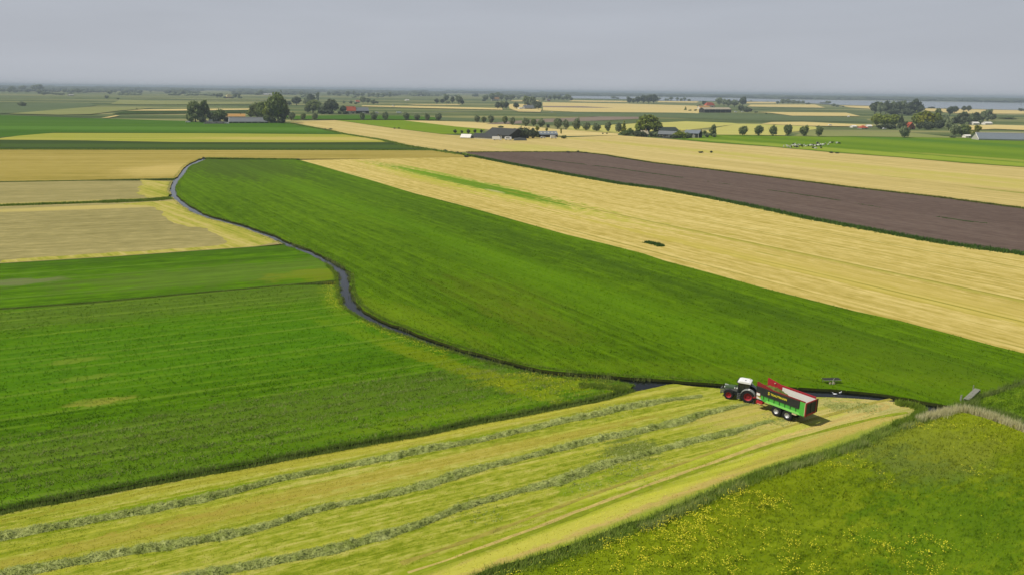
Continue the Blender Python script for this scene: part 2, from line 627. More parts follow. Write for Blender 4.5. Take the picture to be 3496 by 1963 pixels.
# --- middle meadow
kwA = dict(streak=(0.3, 0.45), mott=(0.018, 0.28), fine=(0.35, 0.65), grain=(0.9, 0.5), patches=[
    ((820, 565), 190, 70, A_E, S(68, 86, 24), 0.7, 1.0),
    ((1420, 705), 330, 22, A_E, S(64, 90, 10), 0.4, 1.2),
    ((1300, 735), 420, 12, A_E, S(92, 132, 6), 0.3, 1.2),
    ((2300, 985), 260, 11, A_E, S(62, 88, 8), 0.5, 1.2),
    ((2650, 1060), 200, 9, A_E, S(60, 86, 10), 0.55, 1.2),
    ((2000, 1010), 150, 18, A_E, S(92, 128, 8), 0.35, 1.3),
    ((1700, 1010), 46, 22, A_E, S(98, 112, 20), 0.3, 1.4),
    ((1830, 1100), 34, 14, A_E, S(98, 112, 22), 0.32, 1.4),
    ((1400, 1080), 55, 10, dirpx((1340, 1110), (1560, 1185)), S(108, 130, 18), 0.45, 1.2),
    ((2550, 1270), 110, 7, dirpx((2200, 1270), (3000, 1310)), S(98, 120, 14), 0.35, 1.3),
    ((3150, 1270), 60, 24, A_E, S(94, 120, 14), 0.4, 1.3),
], lines=[(9.0, 1.5, 0.7, A_E, S(58, 84, 6), 0.4), (3.0, .5, 0.5, A_E, S(96, 130, 12), 0.3)])
colsA = [S(60, 86, 2), S(77, 107, 3), S(93, 124, 6)]
matA = field_mat('meadow_grass', colsA, A_E, bump=0.6, bdist=0.4, **kwA)
polyA = eR + [tuple(at(3284, 1393)[:2])] + wpts([(3292, 1386), (3310, 1368), (3340, 1347), (3403, 1329), (3496, 1296), (3640, 1247)]) + wpts(boundA[::-1])
field('meadow', polyA, matA, 'big green meadow between the winding creek and the pale stubble', 0, True, bank_m)
# --- left meadows
kwB = dict(streak=(0.3, 0.5), mott=(0.03, 0.35), fine=(0.5, 0.7), grain=(1.0, 0.5), patches=[
    ((430, 1560), 260, 17, MOW, S(86, 112, 22), 0.5, 1.1),
    ((1000, 1390), 130, 13, MOW, S(84, 106, 30), 0.5, 1.1),
    ((700, 1640), 220, 5, MOW, S(92, 118, 14), 0.5, 1.1),
    ((560, 1040), 130, 22, LFT, S(88, 108, 34), 0.55, 1.2),
    ((240, 1232), 9, 3, LFT, S(140, 140, 56), 0.6, 1.9), ((300, 1288), 10, 2.4, LFT, S(136, 138, 54), 0.55, 1.9), ((340, 1372), 9, 3.4, LFT, S(146, 142, 58), 0.65, 1.9),
    ((1480, 1225), 80, 5, dirpx((1340, 1150), (1640, 1250)), S(124, 134, 16), 0.5, 1.5),
    ((1900, 1310), 24, 8, dirpx((1750, 1290), (2000, 1310)), S(128, 138, 18), 0.45, 1.6),
    ((1165, 1050), 40, 7, dirpx((1160, 1000), (1220, 1090)), S(108, 130, 16), 0.45, 1.3),
    ((1600, 1400), 40, 5, MOW, S(112, 134, 20), 0.4, 1.5),
    ((500, 1200), 120, 40, LFT, S(76, 122, 8), 0.5, 1.3),
], lines=[(3.1, 0.5, 0.75, MOW, S(112, 134, 44), 0.42), (3.1, 1.4, 0.6, MOW, S(58, 88, 8), 0.3)])
colsB = [S(54, 84, 2), S(70, 106, 3), S(86, 124, 6)]
matB = field_mat('lush_grass', colsB, LFT, bump=0.6, bdist=0.4, **kwB)
polyB1 = offw(smallB, -0.45)[:-1] + cut(eL, (1158, 972), (2168, 1313)) + wob(offw(ditchC, 0.7), 0.15)[::-1]
field('pasture', polyB1, matB, 'green pasture with faint swath stripes left of the creek', 0, True, bank_m)
kwB2 = dict(streak=(0.2, 0.5), mott=(0.02, 0.4), fine=(0.35, 0.7), grain=(0.6, 0.6), patches=[
    ((10, 967), 30, 8, LFT, S(112, 114, 76), 0.7, 1.3), ((760, 935), 80, 24, LFT, S(94, 112, 44), 0.45, 1.5),
    ((1095, 935), 26, 14, LFT, S(122, 130, 22), 0.5, 1.5), ((300, 880), 240, 16, LFT, S(62, 92, 16), 0.6, 1.0)],
    lines=[(8.0, 2.0, 0.8, LFT, S(102, 126, 50), 0.4)])
matB2 = field_mat('pasture_grass', colsB, LFT, bump=0.6, bdist=0.4, **kwB2)
polyB2 = offw(straB, -0.15)[:-1] + cut(eL, (965, 836), (1155, 955)) + offw(smallB, 0.45)[::-1][1:]
field('pasture', polyB2, matB2, 'narrow green pasture below the grey stubble at the left edge', 0, True, bank_m)
# --- pale fields on the left
kwC = dict(streak=(0.15, 0.45), mott=(0.02, 0.4), fine=(0.4, 0.8), grain=(0.7, 0.5), lines=[(14.0, 3.0, 0.6, LFT2, S(128, 118, 76), 0.4)], patches=[
    ((430, 704), 130, 12, LFT2, S(184, 168, 96), 0.8, 0.7)])
matC = field_mat('grey_stubble', [S(130, 122, 74), S(146, 137, 86), S(164, 152, 98)], LFT2, bump=0.4, bdist=0.3, **kwC)
polyC1 = offw(hedgeC, -1.1)[:-1] + cut(eL, (588, 672), (955, 833)) + offw(straB, 0.15)[::-1][1:]
field('stubble_field', polyC1, matC, 'grey beige stubble field with a yellow green margin at the creek bend', 0, True, bank_m)
mar_m = field_mat('yellow_margin', [S(134, 140, 44), S(162, 156, 68), S(180, 166, 96)], dirpx((540, 700), (880, 820)), bump=0.4, bdist=0.3, streak=(0.35, 1.0), mott=(0.05, 0.5), fine=(0.5, 0.6), grain=(1.0, 0.7))
inner = [(0, 889), (194, 876), (388, 862), (563, 852), (718, 842), (765, 822), (734, 799), (691, 779), (637, 772), (575, 752), (540, 717), (500, 702), (380, 699)]
E_ = cut(eL, (606, 690), (945, 828))
polyMg = [(float(p[0]), float(p[1])) for p in catmull(wpts(inner), 14)] + wpts([(505, 690), (596, 686)]) + [(x - .6, y - .3) for x, y in E_] + wpts([(873, 841), (699, 853), (388, 875), (0, 898)])
field('field_margin', [(x + ((vnoise(x, y, 7) - .5) * 2.5 + (vnoise(x, y, 2.2) - .5) * 1.2) * (k < 169), y + ((vnoise(x + 9, y, 4) - .5) * 1.6 + (vnoise(x + 9, y, 1.5) - .5) * .9) * (k < 169)) for k, (x, y) in enumerate(polyMg)], mar_m, 'yellow green margin of the grey stubble field along the creek bend', 0.012)
kwC2 = dict(streak=(0.08, 0.45), mott=(0.012, 0.4), fine=(0.25, 0.6), grain=(0.35, 0.5), patches=[
    ((200, 692), 200, 9, LFT2, S(182, 166, 90), 0.7, 0.7)])
matC2 = field_mat('grey_stubble_far', [S(130, 122, 74), S(146, 137, 86), S(162, 150, 98)], LFT2, bump=0.3, bdist=0.3, **kwC2)
polyC2 = offw(lineC, -1.4)[:-1] + cut(eL, (590, 618), (584, 664)) + offw(hedgeC, 1.1)[::-1][1:]
field('stubble_field', polyC2, matC2, 'narrow grey beige stubble strip between two thin ditches on the left', 0, True, bank_m)
polyMh = [(float(p[0]), float(p[1])) for p in catmull(wpts([(490, 615), (476, 632), (474, 648), (486, 662), (505, 676)]), 10)] + wpts([(574, 674)]) + [(x - 1.0, y) for x, y in cut(eL, (590, 620), (584, 664))[::-1]]
field('field_margin', [(x + ((vnoise(x, y, 9) - .5) * 6 + (vnoise(x, y, 3) - .5) * 3) * (k < 41), y) for k, (x, y) in enumerate(polyMh)], mar_m, 'yellow green margin at the end of the narrow stubble strip', 0.012)
straw = [S(160, 144, 66), S(184, 165, 91), S(205, 186, 116)]
kwC3 = dict(streak=(0.09, 0.6), mott=(0.008, 0.3), fine=(0.2, 0.4), grain=(0.22, 0.7), lines=[(11.0, 0.0, 1.2, ROW, S(150, 138, 58), 0.5)], patches=[
    ((590, 580), 60, 70, ROW, S(196, 174, 104), 0.6, 1.0)])
matC3 = field_mat('golden_stubble_left', [S(136, 124, 50), S(156, 140, 68), S(174, 156, 86)], ROW, bump=0.3, bdist=0.3, **kwC3)
polyC3 = wpts([(-400, 512), (0, 512), (1000, 514), (1489, 515), (1570, 528), (1600, 537), (1300, 543), (1030, 544), (800, 543), (706, 541), (690, 539)]) + cut(eL, (690, 541), (590, 608)) + offw(lineC, 1.4)[::-1]
field('stubble_field', polyC3, matC3, 'long golden stubble strip behind the head of the creek', 0, True, bank_m)
# --- the large stubble field
kwE = dict(streak=(0.25, 0.5), mott=(0.012, 0.35), fine=(0.4, 0.75), grain=(1.2, 0.65), patches=[
    ((1610, 635), 260, 26, A_E, S(168, 172, 52), 0.55, 1.4),
    ((1560, 615), 200, 16, A_E, S(100, 138, 18), 0.95, 1.2), ((1680, 645), 140, 13, A_E, S(90, 126, 20), 0.9, 1.2),
    ((1850, 690), 60, 4.0, A_E, S(118, 142, 30), 0.6, 1.2), ((1690, 653), 16, 3.5, A_E, S(176, 168, 110), 0.8, 1.0), ((1470, 585), 100, 5, A_E, S(126, 150, 28), 0.8, 0.9),
    ((2232, 833), 8, 2.2, A_E, S(56, 88, 16), 1.0, 0.7), ((2620, 868), 11, 1.6, A_E, S(120, 132, 40), 0.8, 0.9),
    ((2900, 960), 260, 8, A_E, S(176, 164, 64), 0.6, 1.0), ((2700, 860), 360, 3, A_E, S(150, 146, 54), 0.7, 1.0),
    ((3200, 1010), 220, 16, A_E, S(182, 164, 84), 0.6, 1.2),
], lines=[(18.0, 4.0, 0.55, A_E, S(118, 118, 34), 0.8), (6.0, 1.0, 0.5, A_E, S(142, 130, 50), 0.6), (3.0, 1.0, 0.45, A_E, S(204, 184, 112), 0.4)])
matE = field_mat('golden_stubble', straw, A_E, bump=0.5, bdist=0.3, **kwE)
polyE = wpts(boundA[3:] + [(3850, 1300)]) + offw(bandE, -0.6)[::-1] + wpts([(1300, 543)])
field('stubble_field', polyE, matE, 'broad golden stubble field with a green weedy streak beside the meadow', 0, True, bank_m)
# --- ploughed land
kwP = dict(streak=(0.12, 0.4), mott=(0.01, 0.4), fine=(0.4, 0.7), grain=(0.6, 0.5), lines=[(24.0, 3.0, 0.5, A_E, S(122, 108, 92), 0.3)])
matP = field_mat('ploughed_soil', [S(84, 70, 62), S(96, 81, 72), S(107, 92, 82)], A_E, bump=0.4, bdist=0.25, **kwP)
topP = [(1592, 521), (1790, 520), (1978, 521), (2070, 531), (2100, 537), (2235, 558), (2425, 580), (2642, 607), (2913, 642), (3184, 672), (3496, 713), (3850, 760)]
midP = [(1700, 526), (2100, 575), (2290, 602), (2560, 640), (2810, 676), (3080, 722), (3300, 756), (3496, 775), (3850, 822)]
field('ploughed_field', offw(bandE, 0.6) + wpts(topP[::-1]), matP, 'dark brown ploughed field between two golden stubble fields', 0, True, bank_m)
# --- golden land beyond the plough, up to the farms
kwG = dict(streak=(0.06, 0.5), mott=(0.006, 0.35), fine=(0.2, 0.4), grain=(0.2, 0.6), patches=[
    ((2700, 545), 700, 30, A_E, S(176, 170, 76), 0.6, 1.0), ((3300, 620), 500, 30, A_E, S(180, 170, 84), 0.6, 1.0), ((1850, 507), 120, 60, A_E, S(178, 174, 86), 0.55, 1.0),
    ((3450, 655), 40, 5, A_E, S(128, 134, 50), 0.8, 1.0), ((3060, 605), 30, 5, A_E, S(150, 152, 56), 0.8, 1.0)],
    lines=[(26.0, 0.0, 1.5, A_E, S(142, 126, 48), 0.6), (8.0, 0.0, 1.2, A_E, S(168, 150, 74), 0.5)])
matG = field_mat('golden_stubble_far', [S(166, 150, 86), S(186, 167, 104), S(204, 184, 124)], A_E, bump=0.3, bdist=0.3, **kwG)
polyG = wpts([(989, 418), (1111, 441), (1179, 457), (1300, 476), (1390, 497), (1485, 512), (1561, 521), (1592, 519), (1978, 518), (2070, 528), (2235, 555), (2425, 577), (2642, 604), (2913, 639), (3184, 669), (3496, 710), (3850, 757),
              (3850, 612), (3496, 572), (3292, 558), (3075, 539), (2859, 523), (2642, 503), (2425, 488), (2263, 474), (2110, 463), (1940, 470), (1830, 462), (1600, 466), (1512, 460), (1347, 440), (1200, 419), (1143, 411)])
field('stubble_field', polyG, matG, 'far golden stubble field reaching from the ploughed land to the farmyards', 0.0)

# --- mown field with the swaths
kwM = dict(streak=(0.5, 0.75), mott=(0.07, 0.5), fine=(1.3, 0.95), grain=(1.6, 0.8), patches=[
    ((2930, 1412), 44, 11, MOW, S(188, 172, 106), 0.8, 1.2), ((2620, 1570), 80, 3.4, dirpx((2300, 1680), (2900, 1470)), S(172, 156, 78), 0.8, 1.1),
    ((1900, 1830), 60, 3.0, dirpx((1600, 1925), (2300, 1680)), S(178, 158, 90), 0.95, 0.8), ((1500, 1480), 90, 4, MOW, S(164, 152, 58), 0.5, 1.4),
    ((1450, 1590), 70, 3, MOW, S(166, 146, 66), 0.5, 1.5), ((600, 1800), 60, 3, MOW, S(160, 144, 62), 0.5, 1.5),
    ((2580, 1400), 26, 6, MOW, S(180, 164, 92), 0.7, 1.1), ((2160, 1535), 8, 7, MOW, S(98, 110, 46), 0.8, 1.3), ((2130, 1610), 9, 5, MOW, S(110, 130, 24), 0.7, 1.3),
    ((1980, 1650), 8, 4, MOW, S(116, 138, 26), 0.7, 1.3), ((900, 1640), 120, 1.3, MOW, S(110, 132, 16), 0.75, 0.8), ((1500, 1525), 90, 1.4, MOW, S(112, 134, 18), 0.7, 0.8),
    ((2050, 1760), 80, 2.2, dirpx((1600, 1925), (2300, 1660)), S(178, 184, 56), 0.6, 1.2), ((2420, 1560), 60, 2, dirpx((2000, 1700), (2600, 1500)), S(176, 182, 58), 0.55, 1.2),
    ((1750, 1830), 90, 2.4, dirpx((1600, 1880), (2300, 1620)), S(132, 146, 26), 0.6, 0.9), ((2500, 1650), 90, 2.2, dirpx((2200, 1775), (3000, 1470)), S(126, 146, 40), 0.7, 0.9),
    ((2960, 1390), 24, 5, dirpx((2780, 1365), (3100, 1400)), S(164, 160, 98), 0.7, 1.1)],
    lines=[(2.7, 0.3, 0.5, MOW, S(126, 138, 20), 0.5), (6.1, 2.0, 0.6, MOW, S(176, 174, 62), 0.4), (1.3, 0.4, 0.3, MOW, S(132, 138, 30), 0.35)])
matM = field_mat('mown_grass', [S(112, 126, 24), S(146, 151, 50), S(172, 167, 84)], MOW, bump=0.8, bdist=0.12, **kwM)
mownT = [(2181, 1333), (2240, 1322), (2300, 1311), (2351, 1317), (2460, 1326), (2560, 1336), (2640, 1343), (2780, 1354), (2852, 1357), (2919, 1360), (2975, 1364), (3044, 1370), (3110, 1379), (3152, 1391), (3166, 1404), (3150, 1419)]
polyM = wpts([(1450, 2250), (-700, 2250), (-500, 1845)]) + wob(offw(ditchC, -0.55), 0.12) + wob(wpts(mownT), 0.15) + wob(offw(ditchD, 0.6), 0.12)[::-1]
field('mown_field', polyM, matM, 'yellow green mown field striped with swaths where the tractor drives', 0, True, bank_m)
for k_, (px_, o_, w_, c_, lb_) in enumerate([
    ([(1150, 2040), (1500, 1922), (1800, 1812), (2050, 1716), (2400, 1590), (2700, 1482), (2900, 1424), (3020, 1392), (3010, 1378), (2930, 1372), (2840, 1368)], 0.0, .55, S(178, 160, 92), 'pale curved tyre track sweeping round the headland behind the trailer'),
    ([(1150, 2040), (1500, 1922), (1800, 1812), (2050, 1716), (2400, 1590), (2700, 1482), (2900, 1424), (3020, 1390), (3080, 1378)], 1.9, .5, S(150, 142, 62), 'darker inner tyre track beside the pale curved track on the headland'),
    ([(700, 2080), (1200, 1962), (1700, 1800), (2200, 1620), (2560, 1500), (2780, 1440), (2950, 1400), (3050, 1384)], -2.6, .5, S(126, 138, 34), 'green tyre track between the swaths and the ditch of the mown field')]):
    L_ = [(float(p[0]), float(p[1])) for p in catmull(wpts(px_), 14)]
    P_ = [Vector(p) for p in L_ if p[1] > 62]
    a_, b_ = [], []
    for i, p in enumerate(P_):
        t = (P_[min(i + 1, len(P_) - 1)] - P_[max(i - 1, 0)]).normalized()
        n = Vector((-t.y, t.x))
        h = w_ * (.35 + .5 * vnoise(p.x, p.y, 3))
        a_.append(tuple(p + n * (o_ + h))); b_.append(tuple(p + n * (o_ - h)))
    V_ = [(x, y, .006 + .004 * k_) for x, y in a_ + b_]
    m_k = len(a_)
    me_ = bpy.data.meshes.new('tyre_track')
    me_.from_pydata(V_, [], [(i, i + m_k, i + m_k + 1, i + 1) for i in range(m_k - 1)])
    tag(link('tyre_track', me_, field_mat('track_soil_' + 'abc'[k_], [tuple(v * .75 for v in c_), c_, tuple(v * 1.25 for v in c_)], MOW, bump=.5, bdist=.1, streak=(.8, .6), fine=(1.5, .8))), lb_, 'tyre track', None, 'structure')
# --- right meadow in front
kwD = dict(streak=(0.3, 0.3), mott=(0.11, 0.75), fine=(0.7, 0.95), patches=[
    ((2560, 1700), 60, 7, DRT, S(118, 130, 14), 0.4, 1.8), ((2250, 1880), 40, 9, DRT, S(114, 128, 16), 0.35, 1.8), ((2450, 1800), 26, 8, DRT, S(116, 128, 16), 0.35, 1.8),
    ((3150, 1530), 26, 18, DRT, S(100, 112, 52), 0.6, 1.2), ((3280, 1480), 30, 16, DRT, S(132, 140, 24), 0.5, 1.3), ((3300, 1800), 30, 18, DRT, S(82, 116, 16), 0.5, 1.2)])
colsD = [S(74, 94, 6), S(96, 115, 11), S(116, 132, 20)]
matD = field_mat('flower_meadow', colsD, DRT, bump=0.7, bdist=0.3, **kwD)
polyD = wob(offw(ditchD, -0.6), 0.12) + wpts([(3186, 1420), (3228, 1409), (3262, 1403)]) + offw(reedR, -0.9)[1:] + wpts([(3900, 2300), (1500, 2300)])
field('meadow', polyD, matD, 'flowering meadow with yellow buttercups in the front right corner', 0, True, bank_m)
colsF, kwF = [S(74, 102, 14), S(94, 120, 20), S(118, 138, 36)], dict(streak=(0.2, 0.4), mott=(0.08, 0.6), fine=(0.7, 0.9))
matF = field_mat('corner_grass', colsF, DRT, bump=0.7, bdist=0.4, **kwF)
polyF = wpts([(3300, 1396), (3322, 1380), (3352, 1360), (3410, 1343), (3496, 1311), (3660, 1254), (3850, 1200), (3850, 1570), (3496, 1452), (3440, 1433), (3371, 1410)])
field('meadow', polyF, matF, 'small green meadow corner behind the plank bridge at the right edge', 0, True, bank_m)

# --- fields far away: thin sheets over the farmland, each a little above the one below
FAR = {}


def fmat(key, cols, ang=None, **kw):
    if key not in FAR:
        kw.setdefault('streak', (0.03, 0.5)); kw.setdefault('mott', (0.004, 0.35)); kw.setdefault('fine', (0.15, 0.2))
        FAR[key] = field_mat(key, cols, ROW if ang is None else ang, bump=0, **kw)
    return FAR[key]


tan = fmat('pale_stubble', [S(184, 166, 104), S(198, 178, 116), S(210, 192, 130)])
drk = fmat('dark_pasture', [S(48, 64, 24), S(58, 76, 28), S(68, 86, 32)], patches=[((900, 500), 900, 40, ROW, S(74, 96, 30), 0.5, 1.0)])
grn = fmat('bright_pasture', [S(54, 88, 8), S(64, 100, 10), S(80, 112, 16)], patches=[((600, 440), 1400, 90, ROW, S(90, 128, 38), 0.5, 1.0)])
ylw = fmat('yellow_pasture', [S(132, 142, 40), S(152, 152, 58), S(170, 162, 76)], patches=[((650, 480), 260, 14, ROW, S(130, 148, 32), 0.7, 1.0), ((300, 470), 200, 10, ROW, S(124, 140, 40), 0.6, 1.0), ((1150, 475), 300, 60, ROW, S(186, 168, 92), 0.7, 0.8)])
lime = fmat('lime_pasture', [S(98, 124, 12), S(108, 132, 16), S(118, 140, 22)])
oliv = fmat('olive_pasture', [S(116, 122, 70), S(128, 132, 78), S(140, 142, 86)])
prp = fmat('dull_ploughed', [S(118, 104, 92), S(128, 114, 100), S(138, 122, 108)])
mid = fmat('grey_pasture', [S(78, 92, 60), S(88, 102, 66), S(100, 112, 72)])
ylt = fmat('light_pasture', [S(166, 164, 84), S(180, 174, 96), S(194, 186, 108)], patches=[((2700, 435), 700, 40, A_E, S(168, 172, 84), 0.5, 1.0)])
cow = fmat('cow_pasture', [S(80, 108, 14), S(98, 126, 18), S(120, 142, 28)], A_E, patches=[
    ((2560, 492), 260, 46, A_E, S(74, 112, 20), 0.8, 0.8), ((3250, 487), 900, 50, A_E, S(76, 112, 28), 0.75, 0.7), ((3000, 525), 500, 40, A_E, S(148, 160, 54), 0.7, 0.9), ((3450, 548), 160, 20, A_E, S(160, 160, 70), 0.6, 1.0)])
FARF = [
    ('dark_field', drk, 'dark green crop strip above the long golden stubble on the left', [(-600, 478), (0, 479), (272, 481), (600, 487), (1000, 488), (1328, 487), (1400, 497), (1485, 513), (1000, 513), (0, 511), (-600, 511)]),
    ('pasture', ylw, 'yellow green strip above the dark green crop on the left', [(-600, 480), (0, 473), (90, 461), (185, 455), (700, 456), (1184, 460), (1300, 478), (1328, 486), (1000, 487), (600, 486), (272, 480), (0, 478)]),
    ('pasture', grn, 'deep green pasture in front of the long grey barn on the left', [(-700, 400), (0, 394), (285, 404), (625, 414), (760, 421), (940, 420), (989, 422), (1111, 445), (1179, 459), (700, 455), (185, 454), (0, 470), (-700, 482)]),
    ('pasture', lime, 'lime green wedge of pasture running towards the dark barn', [(1143, 411), (1200, 411), (1377, 411), (1500, 425), (1556, 433), (1656, 442), (1640, 456), (1512, 459), (1347, 439), (1200, 418)]),
    ('stubble_field', tan, 'thin pale stubble strip below the pollard row in the middle', [(1377, 412), (1472, 414), (1608, 418), (1743, 426), (1900, 442), (2112, 457), (2108, 463), (1930, 466), (1800, 455), (1700, 447), (1656, 442), (1556, 433)]),
    ('pasture', cow, 'bright green pasture where the cows graze on the right', [(2290, 474), (2444, 462), (2819, 468), (2900, 467), (3340, 473), (3496, 482), (3900, 505), (3900, 625), (3496, 571), (3292, 557), (3075, 538), (2859, 522), (2642, 502), (2425, 487)]),
    ('pasture', oliv, 'olive grey strip of grass behind the cow pasture on the right', [(2770, 446), (2808, 447), (2900, 449), (3100, 453), (3224, 466), (3330, 473), (2900, 466), (2819, 467), (2700, 466)]),
    ('pasture', ylt, 'light yellow green field behind the right pollard row', [(2430, 440), (2516, 424), (2633, 426), (2784, 433), (2790, 442), (2700, 452), (2680, 463), (2444, 461), (2400, 452)]),
    ('stubble_field', ylt, 'light yellow field behind the big spreading tree', [(1935, 444), (1941, 434), (2066, 428), (2167, 423), (2262, 419), (2343, 415), (2500, 421), (2520, 424), (2430, 436), (2330, 447), (2120, 456)]),
    ('pasture', mid, 'grey green pasture band behind the pollard row in the middle', [(1000, 409), (1250, 409), (1500, 411), (1690, 418), (1850, 424), (2017, 430), (2180, 420), (2017, 415), (1857, 418), (1700, 410), (1450, 399), (1200, 396), (1000, 400)]),
    ('ploughed_field', prp, 'dull mauve ploughed strip behind the pollard row', [(1660, 423), (1689, 420), (1782, 412), (1857, 407), (2072, 398), (2180, 400), (2180, 407), (2017, 414), (1854, 419), (1780, 423), (1689, 425)]),
    ('pasture', mid, 'dark green grass belt below the far golden fields on the right', [(1900, 384), (2316, 386), (2500, 388), (2900, 404), (2960, 408), (2960, 418), (2800, 414), (2500, 410), (2200, 400), (1900, 398)]),
    ('stubble_field', tan, 'large pale golden field far off beyond the road', [(1852, 350), (2140, 355), (2376, 362), (2400, 372), (2384, 388), (2316, 386), (1963, 383), (1854, 378)]),
    ('ploughed_field', prp, 'thin brown strip across the large pale golden field', [(1852, 363), (1990, 364), (2101, 370), (1990, 369), (1852, 367)]),
    ('stubble_field', tan, 'pale strip before the lake left of the dark grove', [(1955, 343), (2140, 346), (2140, 350), (2017, 349), (1940, 347)]),
    ('stubble_field', tan, 'pale strip before the lake right of the dark grove', [(2246, 346), (2387, 347), (2378, 352), (2246, 350)]),
    ('stubble_field', tan, 'pale golden strip right of the tall dark tree', [(2563, 358), (2782, 358), (2817, 369), (2551, 365)]),
    ('stubble_field', tan, 'narrow pale strip beside the lake above the golden strip', [(2551, 349), (2649, 348), (2649, 354), (2545, 354)]),
    ('stubble_field', tan, 'pale golden tongue below the small grove on the right', [(2586, 383), (2889, 386), (2938, 398), (2703, 396), (2633, 387)]),
    ('shore', tan, 'pale sandy shore strip left of the big wood by the lake', [(2866, 361), (2971, 363), (2990, 374), (2901, 368)]),
    ('shore', tan, 'pale sandy shore strip right of the big wood by the lake', [(3140, 371), (3496, 378), (3800, 384), (3800, 396), (3496, 390), (3261, 388), (3170, 380)]),
    ('stubble_field', tan, 'pale patch of stubble behind the long shed on the right', [(3305, 430), (3397, 427), (3496, 430), (3800, 432), (3800, 446), (3496, 445), (3397, 441), (3310, 445)]),
    ('stubble_field', tan, 'pale verge with parked white cars left of the red gabled house', [(2633, 418), (2740, 417), (2900, 424), (2980, 428), (2980, 433), (2860, 432), (2740, 430), (2600, 424)]),
    ('pasture', mid, 'dark grey green field strip at the far left', [(-600, 350), (0, 356), (300, 352), (330, 361), (180, 380), (0, 389), (-600, 392)]),
    ('stubble_field', oliv, 'dusty olive field at the far left', [(30, 389), (245, 371), (299, 366), (530, 369), (408, 379), (312, 391), (200, 393)]),
    ('stubble_field', tan, 'small pale triangle of stubble at the far left', [(345, 404), (395, 395), (408, 396), (372, 403)]),
    ('stubble_field', oliv, 'pale olive strip behind the tall trees on the left', [(378, 356), (408, 343), (600, 347), (912, 353), (912, 356), (600, 358), (489, 358)]),
    ('stubble_field', oliv, 'thin pale line of stubble near the left horizon', [(421, 335), (700, 338), (912, 338), (912, 341), (700, 341)]),
    ('stubble_field', tan, 'thin pale line of stubble above the long grey barn', [(489, 375), (647, 373), (858, 372), (858, 376), (600, 379), (430, 379)]),
    ('pasture', drk, 'dark green line of grass above the left barn', [(430, 380), (600, 381), (860, 378), (860, 384), (600, 388), (380, 390)]),
    ('pasture', grn, 'green strip beside the left pollard trees', [(960, 396), (1180, 394), (1400, 396), (1500, 402), (1500, 410), (1250, 408), (1000, 408)]),
    ('stubble_field', tan, 'thin pale line of stubble in the middle distance', [(1235, 361), (1400, 363), (1716, 370), (1716, 376), (1450, 370), (1235, 364)]),
    ('stubble_field', tan, 'short pale strip below the round tree group in the middle', [(1390, 357), (1561, 357), (1575, 360), (1420, 359)]),
    ('stubble_field', tan, 'pale strip of stubble left of the church trees', [(1740, 344), (1830, 343), (1850, 347), (1750, 347)]),
    ('stubble_field', tan, 'pale strip before the middle house trees', [(1735, 356), (1790, 356), (1850, 373), (1845, 384), (1770, 382), (1740, 372)]),
]
for i, (nm, mt, lb, px) in enumerate(FARF):
    field(nm, wpts(px, 0.06 + 0.035 * i), mt, lb, 0.06 + 0.035 * i)
ZF = 0.06 + 0.035 * len(FARF)
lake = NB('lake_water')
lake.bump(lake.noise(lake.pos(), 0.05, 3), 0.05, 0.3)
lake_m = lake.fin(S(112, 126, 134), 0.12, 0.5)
lk = wpts([(1840, 329), (1955, 329), (2400, 334), (2680, 341), (3000, 345), (3496, 353), (4300, 367), (4300, 398), (3496, 377), (3154, 370), (2971, 362), (2854, 359), (2720, 351), (2549, 347), (2387, 346), (2246, 345), (2140, 340), (1955, 337), (1840, 333)], ZF)
field('lake', lk, lake_m, 'pale blue lake stretching along the right horizon', ZF, cat='lake')
road_m = paint('asphalt_pale', S(132, 130, 124), 0.9, 0.1, 0.3, 0, 0.2)


def road(px, wd, label, z):
    a = offw(px, wd / 2)
    b = offw(px, -wd / 2)
    field('road', a + b[::-1], road_m, label, z, cat='road')


road([(1230, 391), (1400, 389), (1580, 383), (1743, 380), (1885, 388), (1990, 392)], 7.0, 'thin grey country road passing behind the pollard row', ZF + 0.05)
# ------------------------------------------------------------------ grass, reeds, swaths, flowers
def blades(name, xy, z, n, h, wd, lean, mat, label, cat, spread=0.12, tint=None, kind='stuff'):
    """n blades about every point: h, wd, lean are (low, high) in metres"""
    xy = np.asarray(xy)
    N = len(xy) * n
    c = np.repeat(xy, n, 0) + rng.normal(0, spread, (N, 2))
    sc = np.repeat(rng.random(len(xy)), n)
    hh = (h[0] + (h[1] - h[0]) * (0.6 * sc + 0.4 * rng.random(N)))
    ww = wd[0] + (wd[1] - wd[0]) * rng.random(N)
    ll = (lean[0] + (lean[1] - lean[0]) * rng.random(N)) * hh
    a = rng.random(N) * 2 * math.pi
    b = rng.random(N) * 2 * math.pi
    zz = np.repeat(np.broadcast_to(np.asarray(z, dtype=float), (len(xy),)), n)
    dx, dy = np.cos(a) * ww / 2, np.sin(a) * ww / 2
    v = np.empty((N, 3, 3))
    v[:, 0] = np.stack([c[:, 0] - dx, c[:, 1] - dy, zz], 1)
    v[:, 1] = np.stack([c[:, 0] + dx, c[:, 1] + dy, zz], 1)
    v[:, 2] = np.stack([c[:, 0] + np.cos(b) * ll, c[:, 1] + np.sin(b) * ll, zz + hh], 1)
    me = np_mesh(name, v.reshape(-1, 3), np.arange(N * 3).reshape(-1, 3))
    t = np.repeat(rng.random(len(xy)) if tint is None else tint, n) * 0.7 + 0.3 * rng.random(N)
    set_attr(me, 'tint', np.repeat(t, 3))
    o = link(name, me, mat)
    return tag(o, label, cat, None, kind)


